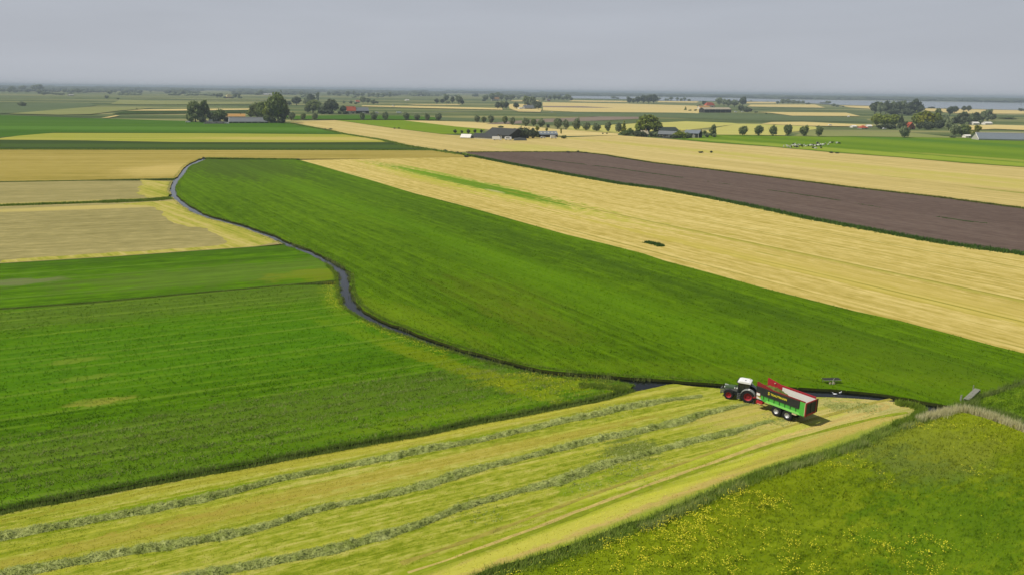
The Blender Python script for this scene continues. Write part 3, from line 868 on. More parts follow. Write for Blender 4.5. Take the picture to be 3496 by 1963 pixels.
def scatter(poly, n, dens, box=None):
    """n random points of a polygon kept with chance dens(x, y)"""
    P = np.array(poly)
    x0, y0, x1, y1 = box or (P[:, 0].min(), P[:, 1].min(), P[:, 0].max(), P[:, 1].max())
    p = rng.random((n, 2)) * [x1 - x0, y1 - y0] + [x0, y0]
    p = p[rng.random(n) < dens(p[:, 0], p[:, 1])]
    return p[inside(p[:, 0], p[:, 1], P)]


def along(line, n, wid, world=False):
    """n random points within wid metres of a line of pixels"""
    P = np.array(line if world else wpts(line))
    d = np.linalg.norm(np.diff(P, axis=0), axis=1)
    s = np.concatenate([[0], np.cumsum(d)])
    t = rng.random(n) * s[-1]
    i = np.clip(np.searchsorted(s, t) - 1, 0, len(d) - 1)
    f = ((t - s[i]) / d[i])[:, None]
    tv = (P[i + 1] - P[i]) / d[i][:, None]
    nv = np.stack([-tv[:, 1], tv[:, 0]], 1)
    lat = (rng.normal(0, 0.5, n) * wid)[:, None]
    return P[i] * (1 - f) + P[i + 1] * f + nv * lat


fade = lambda d0: (lambda x, y: np.clip((d0 / np.sqrt(x * x + y * y + CAMH ** 2)) ** 2, 0, 1))
inview = lambda x, y: (np.abs(x) < 0.73 * y + 12)

tuftA = field_mat('meadow_tufts', colsA, A_E, tuft=True, **kwA)
tuftB = field_mat('pasture_tufts', colsB, LFT, tuft=True, **kwB)
tuftD = field_mat('flower_meadow_tufts', colsD, DRT, tuft=True, **kwD)
p = scatter(polyD, 90000, lambda x, y: inview(x, y) * (0.35 + 0.65 * vnoise(x, y, 2.5)), (-40, 55, 110, 115))
blades('grass', p, 0.0, 3, (0.14, 0.42), (0.05, 0.12), (0.2, 0.8), tuftD, 'tall grass of the flowering meadow in the front right corner', 'grass', 0.14, vnoise(p[:, 0], p[:, 1], 1.3))
p = scatter(polyB1, 150000, lambda x, y: inview(x, y) * fade(105)(x, y) * (0.3 + 0.7 * vnoise(x, y, 3.0)), (-150, 70, 30, 230))
blades('grass', p, 0.0, 3, (0.12, 0.34), (0.06, 0.14), (0.2, 0.8), tuftB, 'grass of the pasture left of the creek', 'grass', 0.16, vnoise(p[:, 0], p[:, 1], 1.6))
p = scatter(polyA, 260000, lambda x, y: inview(x, y) * fade(125)(x, y) * (0.3 + 0.7 * vnoise(x, y, 3.5)), (-120, 100, 160, 330))
blades('grass', p, 0.0, 3, (0.12, 0.32), (0.07, 0.16), (0.2, 0.8), tuftA, 'grass of the big meadow beyond the creek', 'grass', 0.18, vnoise(p[:, 0], p[:, 1], 1.8))
p = scatter(polyF, 60000, lambda x, y: inview(x, y) * (0.25 + 0.75 * vnoise(x, y, 2.5)), (60, 85, 125, 125))
blades('grass', p, 0.0, 3, (0.14, 0.45), (0.06, 0.14), (0.2, 0.8), field_mat('corner_tufts', colsF, DRT, tuft=True, **kwF), 'rank grass in the small meadow corner behind the plank bridge', 'grass', 0.16, vnoise(p[:, 0], p[:, 1], 1.5))
# pale seed heads in the swath stripes of the left pasture
seed_m = blade_mat('seed_heads', S(120, 136, 62), S(178, 182, 116))
c1, c2 = at(430, 1560), at(1000, 1390)


def stripes(x, y):
    ca, sa = math.cos(MOW), math.sin(MOW)
    r = np.zeros(len(x))
    for c, L, Wd in ((c1, 130, 8.5), (c2, 65, 6.5)):
        u = (x - c[0]) * ca + (y - c[1]) * sa
        v = (y - c[1]) * ca - (x - c[0]) * sa
        r = np.maximum(r, np.clip(1.3 - np.sqrt((u / L) ** 2 + (v / Wd) ** 2), 0, 1))
    v = y * ca - x * sa + (vnoise(x, y, 9) - 0.5) * 1.2
    return inview(x, y) * r * (0.12 + 0.88 * (np.cos(v * 2 * math.pi / 3.1) > 0.45)) * vnoise(x + 31, y, 2.2)


p = scatter(polyB1, 160000, stripes, (-80, 68, 30, 130))
blades('seed_grass', p, 0.0, 2, (0.15, 0.35), (0.05, 0.1), (0.4, 1.2), seed_m, 'pale seed head grass in stripes on the left pasture', 'grass', 0.1)
# buttercups
butter = NB('buttercup_yellow')
butter_m = butter.fin(butter.mix(butter.attr('tint'), S(192, 186, 30), S(222, 212, 66)), 0.7, 0.1)


def flowers(name, xy, label, size=(0.06, 0.14), h=(0.3, 0.5)):
    N = len(xy)
    a = rng.random(N) * 2 * math.pi
    s = size[0] + (size[1] - size[0]) * rng.random(N)
    z = h[0] + (h[1] - h[0]) * rng.random(N)
    v = np.empty((N, 4, 3))
    for k in range(4):
        t = a + k * math.pi / 2
        v[:, k] = np.stack([xy[:, 0] + np.cos(t) * s, xy[:, 1] + np.sin(t) * s, z + rng.normal(0, 0.3, N) * s], 1)
    me = np_mesh(name, v.reshape(-1, 3), np.arange(N * 4).reshape(-1, 4))
    set_attr(me, 'tint', np.repeat(rng.random(N), 4))
    tag(link(name, me, butter_m), label, 'flowers', None, 'stuff')


fD = lambda x, y: inview(x, y) * np.clip((0.45 * vnoise(x, y, 4.0) + 0.55 * vnoise(x, y, 13.0) - 0.46) * 6, 0.012, 1) * np.clip(vnoise(x + 7, y, 0.8) * 3.4 - 1.3, 0, 1)
c3 = at(2500, 1720)
bandD = lambda x, y: np.clip(1.5 - np.abs(((y - c3[1]) * math.cos(DRT) - (x - c3[0]) * math.sin(DRT))) / 5.0, 0.6, 1)
p = scatter(polyD, 330000, lambda x, y: fD(x, y) * bandD(x, y), (-40, 55, 110, 112))
flowers('buttercups', p, 'yellow buttercups in drifts over the front right meadow', (0.03, 0.07))
cE = at(1920, 1322)
p = scatter(polyB1, 60000, lambda x, y: np.exp(-(((x - cE[0]) / 9) ** 2 + ((y - cE[1]) / 5.5) ** 2)) * np.clip((vnoise(x, y, 2.0) - 0.35) * 3, 0, 1) * 0.35, (-30, 85, 40, 140))
q = along(offw(creekL[26:44], -2.0), 2600, 1.6, True)
q = q[vnoise(q[:, 0], q[:, 1], 7) > 0.45]
flowers('buttercups', np.concatenate([p, q]), 'yellow flowers on the grassy tip between creek and ditch', (0.035, 0.075))

# banks: tall grass and reeds
tall_m = blade_mat('bank_grass_green', S(96, 128, 22), S(160, 176, 72))
dark_m = blade_mat('ditch_grass_dark', S(90, 116, 30), S(156, 170, 92))
reed_m = blade_mat('dry_reed', S(196, 190, 136), S(238, 232, 192))
p = np.concatenate([along(offw(creekR[24:46], 0.55), 2400, 0.45, True), along(offw(creekL[24:], -0.45), 2600, 0.5, True)])
blades('bank_grass', p, -0.1, 3, (0.25, 0.6), (0.06, 0.13), (0.1, 0.8), tall_m, 'tall green grass along both banks of the creek', 'grass', 0.15)
p = np.concatenate([along(offw(creekL[20:44], .15), 2200, .5, True), along(offw(creekR[20:44], -.1), 1500, .4, True)])
p = p[vnoise(p[:, 0], p[:, 1], 3.0) > .58]
blades('reeds', p, -.42, 3, (.4, .95), (.05, .11), (.05, .5), blade_mat('creek_reeds', S(92, 116, 40), S(170, 172, 106)), 'loose clumps of green reeds standing in the water along the creek edge', 'reeds', .2)
p = np.concatenate([along(offw(creekR[:24], 0.9), 900, 0.8, True), along(offw(creekL[:24], -0.9), 700, 0.8, True)])
blades('bank_grass', p, -0.1, 3, (0.2, 0.5), (0.12, 0.25), (0.1, 0.8), tall_m, 'tall grass beside the far bends of the creek', 'grass', 0.3)
p = np.concatenate([along(offw(ditchC, 0.8), 3600, 0.4, True), along(offw(ditchC, -0.5), 2600, 0.2, True)])
blades('ditch_grass', p, -0.25, 3, (0.4, 0.85), (0.05, 0.11), (0.05, 0.5), dark_m, 'dark rank grass filling the narrow ditch beside the mown field', 'grass', 0.12)
p = along(offw(ditchC, 0.1), 3000, 0.6, True)
blades('ditch_grass', p, -0.75, 3, (0.5, 0.95), (0.05, 0.1), (0.05, 0.4), dark_m, 'sedges standing in the narrow ditch beside the mown field', 'sedge', 0.12)
p = np.concatenate([along(offw(ditchD, -0.85), 3300, 0.5, True), along(offw(ditchD, 0.5), 1500, 0.2, True), along(offw(ditchD, 0), 1500, 0.4, True)])
blades('ditch_grass', p, -0.25, 3, (0.4, 0.95), (0.05, 0.11), (0.1, 0.7), blade_mat('ditch_grass_pale', S(104, 138, 30), S(182, 192, 100)), 'tall pale tipped grass along the ditch of the front right meadow', 'grass', 0.13)
p = along(offw(ditchD[5:], -0.9), 1500, 0.5, True)
p = p[vnoise(p[:, 0], p[:, 1], 5) > .48]
blades('reeds', p, 0.0, 3, (0.5, 1.0), (0.03, 0.07), (0.05, 0.4), blade_mat('half_dry_stalks', S(130, 150, 70), S(190, 194, 124)), 'pale dry stalks among the tall grass of the front right ditch', 'reeds', 0.14)
tip = along([(3060, 1380), (3115, 1387), (3150, 1400), (3146, 1414), (3110, 1438), (3050, 1456)], 1300, 0.6)
blades('ditch_grass', tip, 0.0, 3, (0.5, 1.0), (0.06, 0.12), (0.05, 0.5), tall_m, 'tuft of tall green grass at the tip of the mown field', 'grass', 0.15)
tipB = along([(1980, 1316), (2080, 1322), (2140, 1324), (2110, 1336)], 1100, 1.0)
blades('ditch_grass', tipB, 0.0, 3, (0.3, 0.6), (0.06, 0.12), (0.1, 0.7), tall_m, 'tall green grass on the tip where ditch and creek meet', 'grass', 0.15)
p = np.concatenate([along([(3205, 1419), (3240, 1409), (3275, 1404)] + reedR[1:], 1250, 0.7), along([(3130, 1440), (3190, 1422), (3232, 1410)], 450, 0.5)])
blades('reeds', p, -0.3, 3, (0.9, 1.7), (0.04, 0.1), (0.02, 0.3), reed_m, 'dry beige reeds lining the overgrown ditch on the right', 'reeds', 0.14)
p = np.concatenate([along(ditchR, 1100, 0.8), along([(3290, 1396), (3330, 1392), (3420, 1412), (3520, 1448)], 900, 1.2), along([(3270, 1386), (3300, 1383), (3330, 1372)], 350, 0.8)])
blades('ditch_grass', p, -0.35, 3, (0.5, 1.1), (0.06, 0.13), (0.05, 0.5), dark_m, 'dark rank growth in the ditch around the plank bridge', 'grass', 0.15)
p = along(smallB, 4600, 0.5)
blades('ditch_grass', p, -0.45, 3, (0.45, 0.8), (0.1, 0.2), (0.05, 0.5), dark_m, 'grass in the thin ditch between the two left pastures', 'grass', 0.2)
p = np.concatenate([along(hedgeC, 2600, 1.0), along(hedgeC[2:], 2200, 2.2)])
blades('ditch_grass', p, -0.3, 3, (0.6, 1.4), (0.2, 0.5), (0.1, 0.6), tall_m, 'rank dark grass in the ditch between the grey stubble fields', 'grass', 0.4)
p = along(lineC, 2600, 0.8)
blades('ditch_grass', p, -0.6, 3, (0.6, 1.1), (0.3, 0.6), (0.1, 0.6), dark_m, 'grass in the ditch below the long golden stubble strip', 'grass', 0.4)
veg_m = blade_mat('ditch_vegetation', S(58, 92, 28), S(98, 128, 54))
p = np.concatenate([along(bandE, 6500, 1.7), along(bandE[:6], 1200, 2.2)])
blades('hedge_grass', p, -0.5, 4, (0.9, 1.9), (0.25, 0.6), (0.1, 0.6), veg_m, 'dark green rank growth in the ditch along the ploughed field', 'grass', 0.5)
p = along(topP, 3600, 1.0)
blades('hedge_grass', p, 0.0, 3, (0.4, 0.9), (0.25, 0.5), (0.1, 0.6), blade_mat('verge_grass', S(78, 96, 28), S(128, 134, 48)), 'grass verge along the upper edge of the ploughed field', 'grass', 0.5)
p = along(midP, 5200, 0.7)
p = p[rng.random(len(p)) < np.clip((.5 * vnoise(p[:, 0], p[:, 1], 30) + .5 * vnoise(p[:, 0], p[:, 1], 7) - .4) * 3, 0, .6)]
blades('weeds', p, 0.0, 3, (0.08, 0.3), (0.2, 0.45), (0.1, 0.6), blade_mat('weed_green', S(66, 92, 46), S(108, 120, 72)), 'broken line of weeds through the middle of the ploughed field', 'weeds', 0.5)
p = along([(2205, 828), (2232, 833), (2262, 842)], 420, 1.0)
blades('weeds', p, 0.0, 4, (0.3, 0.7), (0.15, 0.35), (0.1, 0.6), veg_m, 'dark green weed patch in the broad golden stubble', 'weeds', 0.3)
diag = [(940, 420), (989, 423), (1111, 445), (1179, 460), (1300, 479), (1390, 500), (1485, 515), (1561, 526), (1620, 534)]
p = along(diag, 2600, 2.0)
blades('hedge_grass', p, 0.0, 3, (0.6, 1.6), (0.4, 0.9), (0.1, 0.6), tall_m, 'grassy diagonal ditch running from the farm towards the ploughed field', 'grass', 0.8)
p = np.concatenate([along([(-300, 511), (0, 511), (1000, 513), (1485, 514)], 2600, 1.0), along([(700, 541), (1000, 545), (1023, 546)], 500, 1.0)])
blades('hedge_grass', p, 0.0, 3, (0.4, 0.8), (0.4, 0.9), (0.1, 0.6), tall_m, 'dark grass line below the dark green crop strip', 'grass', 0.8)

# swaths of cut grass: low heaps of tangled stems
swath_m = blade_mat('cut_grass_pale', S(142, 156, 72), S(208, 212, 138))
ROWS = [([(-60, 1846), (13, 1829), (171, 1799), (427, 1752), (640, 1711), (854, 1658), (1100, 1604), (1151, 1592), (1353, 1553), (1606, 1508), (1858, 1454), (2009, 1419), (2161, 1389), (2300, 1365), (2395, 1349)], 0.98, 'swath of cut grass nearest the ditch, running up to the tractor'),
        ([(-40, 1976), (43, 1957), (213, 1924), (427, 1882), (640, 1848), (854, 1803), (1100, 1735), (1303, 1688), (1505, 1638), (1707, 1582), (1908, 1534), (2110, 1486), (2300, 1448), (2401, 1416), (2502, 1386), (2560, 1376)], 0.96, 'middle swath of cut grass ending at the trailer drawbar'),
        ([(560, 1990), (726, 1953), (1000, 1900), (1151, 1868), (1303, 1824), (1454, 1774), (1606, 1723), (1757, 1675), (1908, 1637), (2009, 1607), (2110, 1572), (2211, 1546), (2300, 1526), (2351, 1511), (2452, 1489), (2552, 1458), (2643, 1438)], 0.94, 'swath of cut grass closest to the front, ending behind the trailer')]
for (px, wd, lb) in ROWS:
    ctr = catmull(wpts(px), 14)
    C_ = np.array(ctr)
    seg = np.concatenate([[0], np.cumsum(np.linalg.norm(np.diff(C_, axis=0), axis=1))])
    tt = np.arange(0, seg[-1], 0.22)
    cx_, cy_ = np.interp(tt, seg, C_[:, 0]), np.interp(tt, seg, C_[:, 1])
    tx_, ty_ = np.gradient(cx_), np.gradient(cy_)
    ln = np.hypot(tx_, ty_)
    nx_, ny_ = -ty_ / ln, tx_ / ln
    cx_ = cx_ + nx_ * (vnoise(tt, tt * 0, 6) - 0.5) * 0.7
    cy_ = cy_ + ny_ * (vnoise(tt, tt * 0, 6) - 0.5) * 0.7
    K = 13
    vs = np.empty((len(tt), K, 3))
    endf = np.clip((seg[-1] - tt) / 9.0, 0.12, 1) * np.clip(0.55 + 0.9 * vnoise(tt, tt * 0 + 3, 9), 0.4, 1.1)
    for k in range(K):
        s_ = (k / (K - 1) * 2 - 1)
        wv = wd * (0.86 + 0.5 * (vnoise(tt, tt * 0 + 9, 1.7) - 0.5)) * np.clip(endf, 0.55, 1)
        X, Y = cx_ + nx_ * s_ * wv, cy_ + ny_ * s_ * wv
        Z = 0.4 * (1 - s_ * s_) * endf * (0.3 + 1.2 * vnoise(X, Y, 0.35) * (0.45 + vnoise(X + 40, Y, 1.1))) - 0.02
        vs[:, k] = np.stack([X, Y, Z], 1)
    n_ = len(tt)
    a_, b_ = np.meshgrid(np.arange(n_ - 1), np.arange(K - 1), indexing='ij')
    q = (a_ * K + b_).ravel()
    me = np_mesh('cut_grass_swath', vs.reshape(-1, 3), np.stack([q, q + 1, q + K + 1, q + K], 1))
    V = vs.reshape(-1, 3)
    set_attr(me, 'tint', np.clip(vnoise(V[:, 0], V[:, 1], 0.45) * 0.9, 0, 1))
    root = tag(link('cut_grass_swath', me, swath_m), lb, 'swath', 'swaths of cut grass on the mown field', 'stuff')
    idx = rng.integers(0, len(V), int(seg[-1] * 110))
    P3 = V[idx]
    h_ = blades('loose_stems', P3[:, :2], P3[:, 2] - 0.03, 3, (0.05, 0.2), (0.05, 0.12), (0.6, 2.2), swath_m, None, None, 0.1, np.clip(vnoise(P3[:, 0], P3[:, 1], 0.5), 0, 1))
    h_.parent = root
# short stubble and scraps on the mown field
stub_m = field_mat('mown_tufts', [S(112, 126, 24), S(146, 151, 50), S(172, 167, 84)], MOW, tuft=True, **kwM)
p = scatter(polyM, 120000, lambda x, y: inview(x, y) * (0.2 + 0.8 * vnoise(x * math.cos(MOW) * .2 + y * math.sin(MOW) * .2, y * math.cos(MOW) - x * math.sin(MOW), 0.7)), (-60, 60, 80, 120))
blades('stubble', p, 0.0, 2, (0.04, 0.11), (0.05, 0.12), (0.2, 1.2), stub_m, 'short yellow green stubble of the mown field', 'stubble', 0.15)
clump = []
for (x, y, r, n) in [(2160, 1535, 3.2, 160), (2130, 1560, 4.0, 160), (2120, 1605, 3.0, 110), (1980, 1650, 3.0, 90), (2860, 1388, 2.0, 200), (2950, 1388, 1.8, 120), (2050, 1400, 3, 60), (2660, 1432, 2.2, 130), (1630, 1740, 3, 80), (2960, 1400, 3, 60)]:
    c = at(x, y)
    clump.append(np.stack([c[0] + rng.normal(0, r * .6, n), c[1] + rng.normal(0, r * .5, n)], 1))
blades('grass_scraps', np.concatenate(clump), 0.0, 5, (0.06, 0.2), (0.06, 0.14), (0.4, 1.6), swath_m, 'scattered scraps of cut grass on the mown field', 'cut grass', 0.14)
# ------------------------------------------------------------------ tractor and forage trailer
rubber = paint('tyre_rubber', (0.016, 0.016, 0.016), 0.8, 0.2, 0.5)
blackp = paint('black_paint', (0.018, 0.02, 0.02), 0.45, 0.4, 0.35)
greym = paint('grey_metal', (0.16, 0.165, 0.16), 0.45, 0.5, 0.35, 0.3)
silver = paint('silver_rim', (0.62, 0.62, 0.62), 0.35, 0.5, 0.3, 0.4)
redp = paint('red_paint', (0.37, 0.016, 0.024), 0.45, 0.4, 0.4)
redd = paint('dark_red_paint', (0.22, 0.012, 0.014), 0.5, 0.4, 0.3)
whitep = paint('white_paint', (0.82, 0.81, 0.79), 0.35, 0.4, 0.12)
greenp = paint('trailer_green', (0.08, 0.42, 0.05), 0.45, 0.4, 0.42)
greenl = paint('light_green_strip', (0.22, 0.62, 0.12), 0.4, 0.4, 0.2)
olivep = paint('tractor_green', (0.045, 0.085, 0.028), 0.3, 0.6, 0.25)
limep = paint('yellow_green_panel', (0.52, 0.50, 0.10), 0.45, 0.3, 0.2)
fendm = paint('fender_grey', (0.27, 0.28, 0.26), 0.4, 0.5, 0.25)
palep = paint('pale_wall_lining', (0.72, 0.69, 0.64), 0.5, 0.3, 0.18)
gatem = paint('dark_gate_panel', (0.035, 0.045, 0.03), 0.6, 0.3, 0.3)
beige = paint('beige_plastic', (0.6, 0.5, 0.3), 0.5, 0.3, 0.2)
yell = paint('yellow_lettering', (0.62, 0.55, 0.03), 0.5, 0.3, 0.1)
gl = NB('dark_glass')
glass = gl.fin((0.012, 0.016, 0.016), 0.08, 0.6)


def wheel(parent, x, y, r, wd, rim_r, rim_mat, side, lugs=20, name='wheel'):
    """tyre as the part, rim as its sub-part; side is +1 for the left"""
    mb = MB()
    h = wd / 2
    mb.lathe_y([(rim_r, -h * .8), (rim_r + .06, -h), (r - .12, -h), (r - .03, -h * .82), (r, -h * .4), (r, h * .4), (r - .03, h * .82), (r - .12, h), (rim_r + .06, h), (rim_r, h * .8), (rim_r, -h * .8)], x, y, r, 36)
    for k in range(lugs):
        for s in (-1, 1):
            a0 = 2 * math.pi * (k + (0.25 if s > 0 else -0.25)) / lugs
            a1 = a0 + 0.8 * 2 * math.pi / lugs
            p = Vector((x + (r + .01) * math.cos(a0), y + s * h * .02, r + (r + .01) * math.sin(a0)))
            q = Vector((x + (r - .03) * math.cos(a1), y + s * h * .98, r + (r - .03) * math.sin(a1)))
            mb.bar(p, q, .075, .075)
    t = mb.build(name, rubber, parent)
    m2 = MB()
    m2.lathe_y([(rim_r + .01, side * h * .84), (rim_r - .05, side * h * .7), (rim_r - .08, side * h * .25), (rim_r * .55, side * h * .05), (rim_r * .45, side * h * .3), (.02, side * h * .34)], x, y, r, 28)
    m2.lathe_y([(rim_r + .01, -side * h * .84), (rim_r - .06, -side * h * .3), (.02, -side * h * .2)], x, y, r, 28)
    for k in range(8):
        a = k * math.pi / 4
        m2.tube([(x + rim_r * .32 * math.cos(a), y + side * h * .30, r + rim_r * .32 * math.sin(a)), (x + rim_r * .32 * math.cos(a), y + side * h * .42, r + rim_r * .32 * math.sin(a))], .035, 6)
    m2.build('rim', rim_mat, t, smooth=False)
    return t


trac = empty('tractor', (35.38, 105.16, 0.0), math.atan2(0.454, -0.891))
tag(trac, 'dark green tractor with white cab roof and red wheel rims', 'tractor')
wheel(trac, 0, .98, .95, .68, .56, redp, 1)
wheel(trac, 0, -.98, .95, .68, .56, redp, -1)
wheel(trac, 2.79, .93, .70, .54, .40, redp, 1, 18)
wheel(trac, 2.79, -.93, .70, .54, .40, redp, -1, 18)
mb = MB().box(-.65, 3.35, -.38, .38, .55, 1.15).box(-.25, .25, -.8, .8, .75, 1.15).box(2.6, 2.98, -.8, .8, .5, .85)
mb.box(.55, 1.6, -.62, .62, .5, 1.05).box(-1.0, -.6, -.35, .35, .45, 1.0)
mb.build('chassis', blackp, trac, bevel=.03)
# bonnet sloping to the nose, rounded across
hb_ = MB()
prof = [(-.44, 0), (-.44, .42), (-.36, .62), (-.18, .72), (0, .74), (.18, .72), (.36, .62), (.44, .42), (.44, 0)]
st = [(1.5, 1.0, 1.12), (2.2, .98, 1.1), (3.0, .92, 1.03), (3.45, .84, .92), (3.68, .74, .68)]
vs = []
for (x, sy, sz) in st:
    vs += [(x, py * sy, 1.15 + pz * sz) for (py, pz) in prof]
n_ = len(prof)
fs = [(i * n_ + k, i * n_ + k + 1, (i + 1) * n_ + k + 1, (i + 1) * n_ + k) for i in range(len(st) - 1) for k in range(n_ - 1)]
fs += [tuple(range(n_)), tuple(range((len(st) - 1) * n_, len(st) * n_))]
hb_.add(vs, fs)
hood = hb_.build('bonnet', olivep, trac)
MB().box(3.66, 3.72, -.28, .28, 1.18, 1.6).build('grille', blackp, hood)
for s in (-1, 1):
    MB().box(3.5, 3.64, s * .33 - .07, s * .33 + .07, 1.52, 1.64).build('headlight', whitep, hood)
    MB().box(1.62, 2.15, s * .47 - .03, s * .47 + .03, 1.62, 1.82).build('side_badge', whitep, hood, bevel=.01)
    MB().prism([(1.7, 1.2), (3.4, 1.2), (3.5, 1.42), (1.7, 1.55)], s * .452 - .012, s * .452 + .012).build('side_grille', greym, hood)
MB().tube([(3.1, .0, 1.9), (3.62, .0, 1.87)], [.05, .09], 8).build('air_duct', silver, hood)
# cab
cabf = MB()
P4 = [(1.55, .72), (1.55, -.72), (-.05, -.8), (-.05, .8)]
for (x, y) in P4:
    cabf.bar((x * 1.02, y * 1.02, 1.15), (x * .97 + .02, y * .94, 2.72), .09, .09)
cabf.bar((.72, .79, 1.1), (.7, .75, 2.72), .07, .07).bar((.72, -.79, 1.1), (.7, -.75, 2.72), .07, .07)
cabf.box(-.1, 1.6, -.82, .82, 1.05, 1.3).box(-.08, 1.56, -.77, .77, 2.66, 2.76)
cab = cabf.build('cab_frame', blackp, trac)
for nm, q in (('windscreen', [(1.57, .68, 1.32), (1.57, -.68, 1.32), (1.52, -.64, 2.64), (1.52, .64, 2.64)]), ('rear_window', [(-.06, -.74, 1.32), (-.06, .74, 1.32), (-.03, .7, 2.64), (-.03, -.7, 2.64)]),
              ('side_window', [(-.02, .80, 1.32), (1.53, .73, 1.32), (1.5, .69, 2.64), (-.02, .75, 2.64)]), ('side_window', [(1.53, -.73, 1.32), (-.02, -.80, 1.32), (-.02, -.75, 2.64), (1.5, -.69, 2.64)])):
    c_ = sum((Vector(p) for p in q), Vector()) / 4
    d_ = (Vector((.75, 0, c_.z)) - c_).normalized() * .015
    MB().add(q + [tuple(Vector(p) + d_) for p in q], [(0, 1, 2, 3), (7, 6, 5, 4), (0, 4, 5, 1), (1, 5, 6, 2), (2, 6, 7, 3), (3, 7, 4, 0)]).build(nm, glass, cab)
roof = MB().prism([(-.22, 2.74), (1.5, 2.74), (1.72, 2.82), (1.66, 2.98), (1.3, 3.08), (.1, 3.06), (-.2, 2.96)], -.86, .86).build('roof', whitep, trac, bevel=.05)
MB().box(1.66, 1.80, -.8, .8, 2.70, 2.98).build('roof_visor', blackp, roof, bevel=.03)
for y in (-.62, -.28, .28, .62):
    MB().box(1.79, 1.83, y - .1, y + .1, 2.78, 2.9).build('work_light', greym, roof)
MB().tube([(.2, -.6, 3.04), (.2, -.6, 3.22)], .07, 8).build('beacon', beige, roof)
MB().box(.55, .75, .12, .3, 3.07, 3.12).build('roof_hatch', greym, roof)
# seat and column seen through the side window as grey shapes stay dark behind glass: outside mirror and handles
for s in (-1, 1):
    f = MB()
    m = 12
    a0, a1 = math.radians(20), math.radians(172)
    vs = []
    for k in range(m + 1):
        a = a0 + (a1 - a0) * k / m
        for (r, y) in ((1.04, s * .62), (1.10, s * .62), (1.10, s * 1.36), (1.04, s * 1.36)):
            vs.append((r * math.cos(a) + .02, y, .95 + r * math.sin(a)))
    fs = []
    for k in range(m):
        for j in range(4):
            fs.append((k * 4 + j, k * 4 + (j + 1) % 4, k * 4 + 4 + (j + 1) % 4, k * 4 + 4 + j))
    fs += [(0, 1, 2, 3), tuple(4 * m + j for j in range(4))]
    f.add(vs, fs)
    fd = f.build('rear_fender', fendm, trac)
    MB().box(-.25, .0, s * 1.2 - .1, s * 1.2 + .1, 2.04, 2.2).build('fender_lamp', whitep, fd, bevel=.02)
    g_ = MB()
    vs = []
    for k in range(9):
        a = math.radians(15) + math.radians(140) * k / 8
        for (r, y) in ((.76, s * .68), (.80, s * .68), (.80, s * 1.2), (.76, s * 1.2)):
            vs.append((2.79 + r * math.cos(a), y, .70 + r * math.sin(a)))
    fs = []
    for k in range(8):
        for j in range(4):
            fs.append((k * 4 + j, k * 4 + (j + 1) % 4, k * 4 + 4 + (j + 1) % 4, k * 4 + 4 + j))
    fs += [(0, 1, 2, 3), tuple(32 + j for j in range(4))]
    g_.add(vs, fs).build('front_fender', blackp, trac)
    MB().tube([(1.5, s * .74, 2.3), (1.75, s * 1.1, 2.42), (1.8, s * 1.25, 2.4)], .025, 6).box(1.74, 1.86, s * 1.22 - .1, s * 1.22 + .1, 1.95, 2.38).build('mirror', blackp, trac)
    mbs = MB()
    for k in range(4):
        mbs.box(1.12, 1.55, s * (.86 + .05 * (3 - k)) - .14, s * (.86 + .05 * (3 - k)) + .14, .38 + .24 * k, .44 + .24 * k)
    mbs.bar((1.55, s * .99, .36), (1.55, s * .86, 1.2), .05).bar((1.12, s * .99, .36), (1.12, s * .86, 1.2), .05)
    mbs.build('cab_step', greym, trac)
MB().tube([(1.62, -.66, 1.5), (1.62, -.68, 2.75), (1.55, -.70, 2.95)], [.075, .075, .07], 10).build('exhaust_pipe', blackp, trac, smooth=True)
fl = MB().bar((3.55, .34, .75), (4.15, .42, .6), .1, .14).bar((3.55, -.34, .75), (4.15, -.42, .6), .1, .14).bar((3.7, 0, 1.15), (4.1, 0, 1.05), .07)
fl.box(3.5, 3.75, -.42, .42, .6, 1.12).box(4.02, 4.12, -.55, -.47, .5, 1.35).box(4.02, 4.12, .47, .55, .5, 1.35).box(4.02, 4.12, -.5, .5, 1.2, 1.32).box(4.02, 4.12, -.55, .55, .5, .6)
fl.build('front_linkage', greym, trac)
MB().bar((-.65, .4, .75), (-1.05, .42, .55), .09).bar((-.65, -.4, .75), (-1.05, -.42, .55), .09).box(-1.2, -.9, -.15, .15, .5, .72).build('rear_hitch', blackp, trac)
MB().tube([(.35, 0, 1.35), (.35, 0, 1.8), (.22, 0, 2.35)], [.24, .26, .18], 8).build('seat', greym, trac, smooth=True)

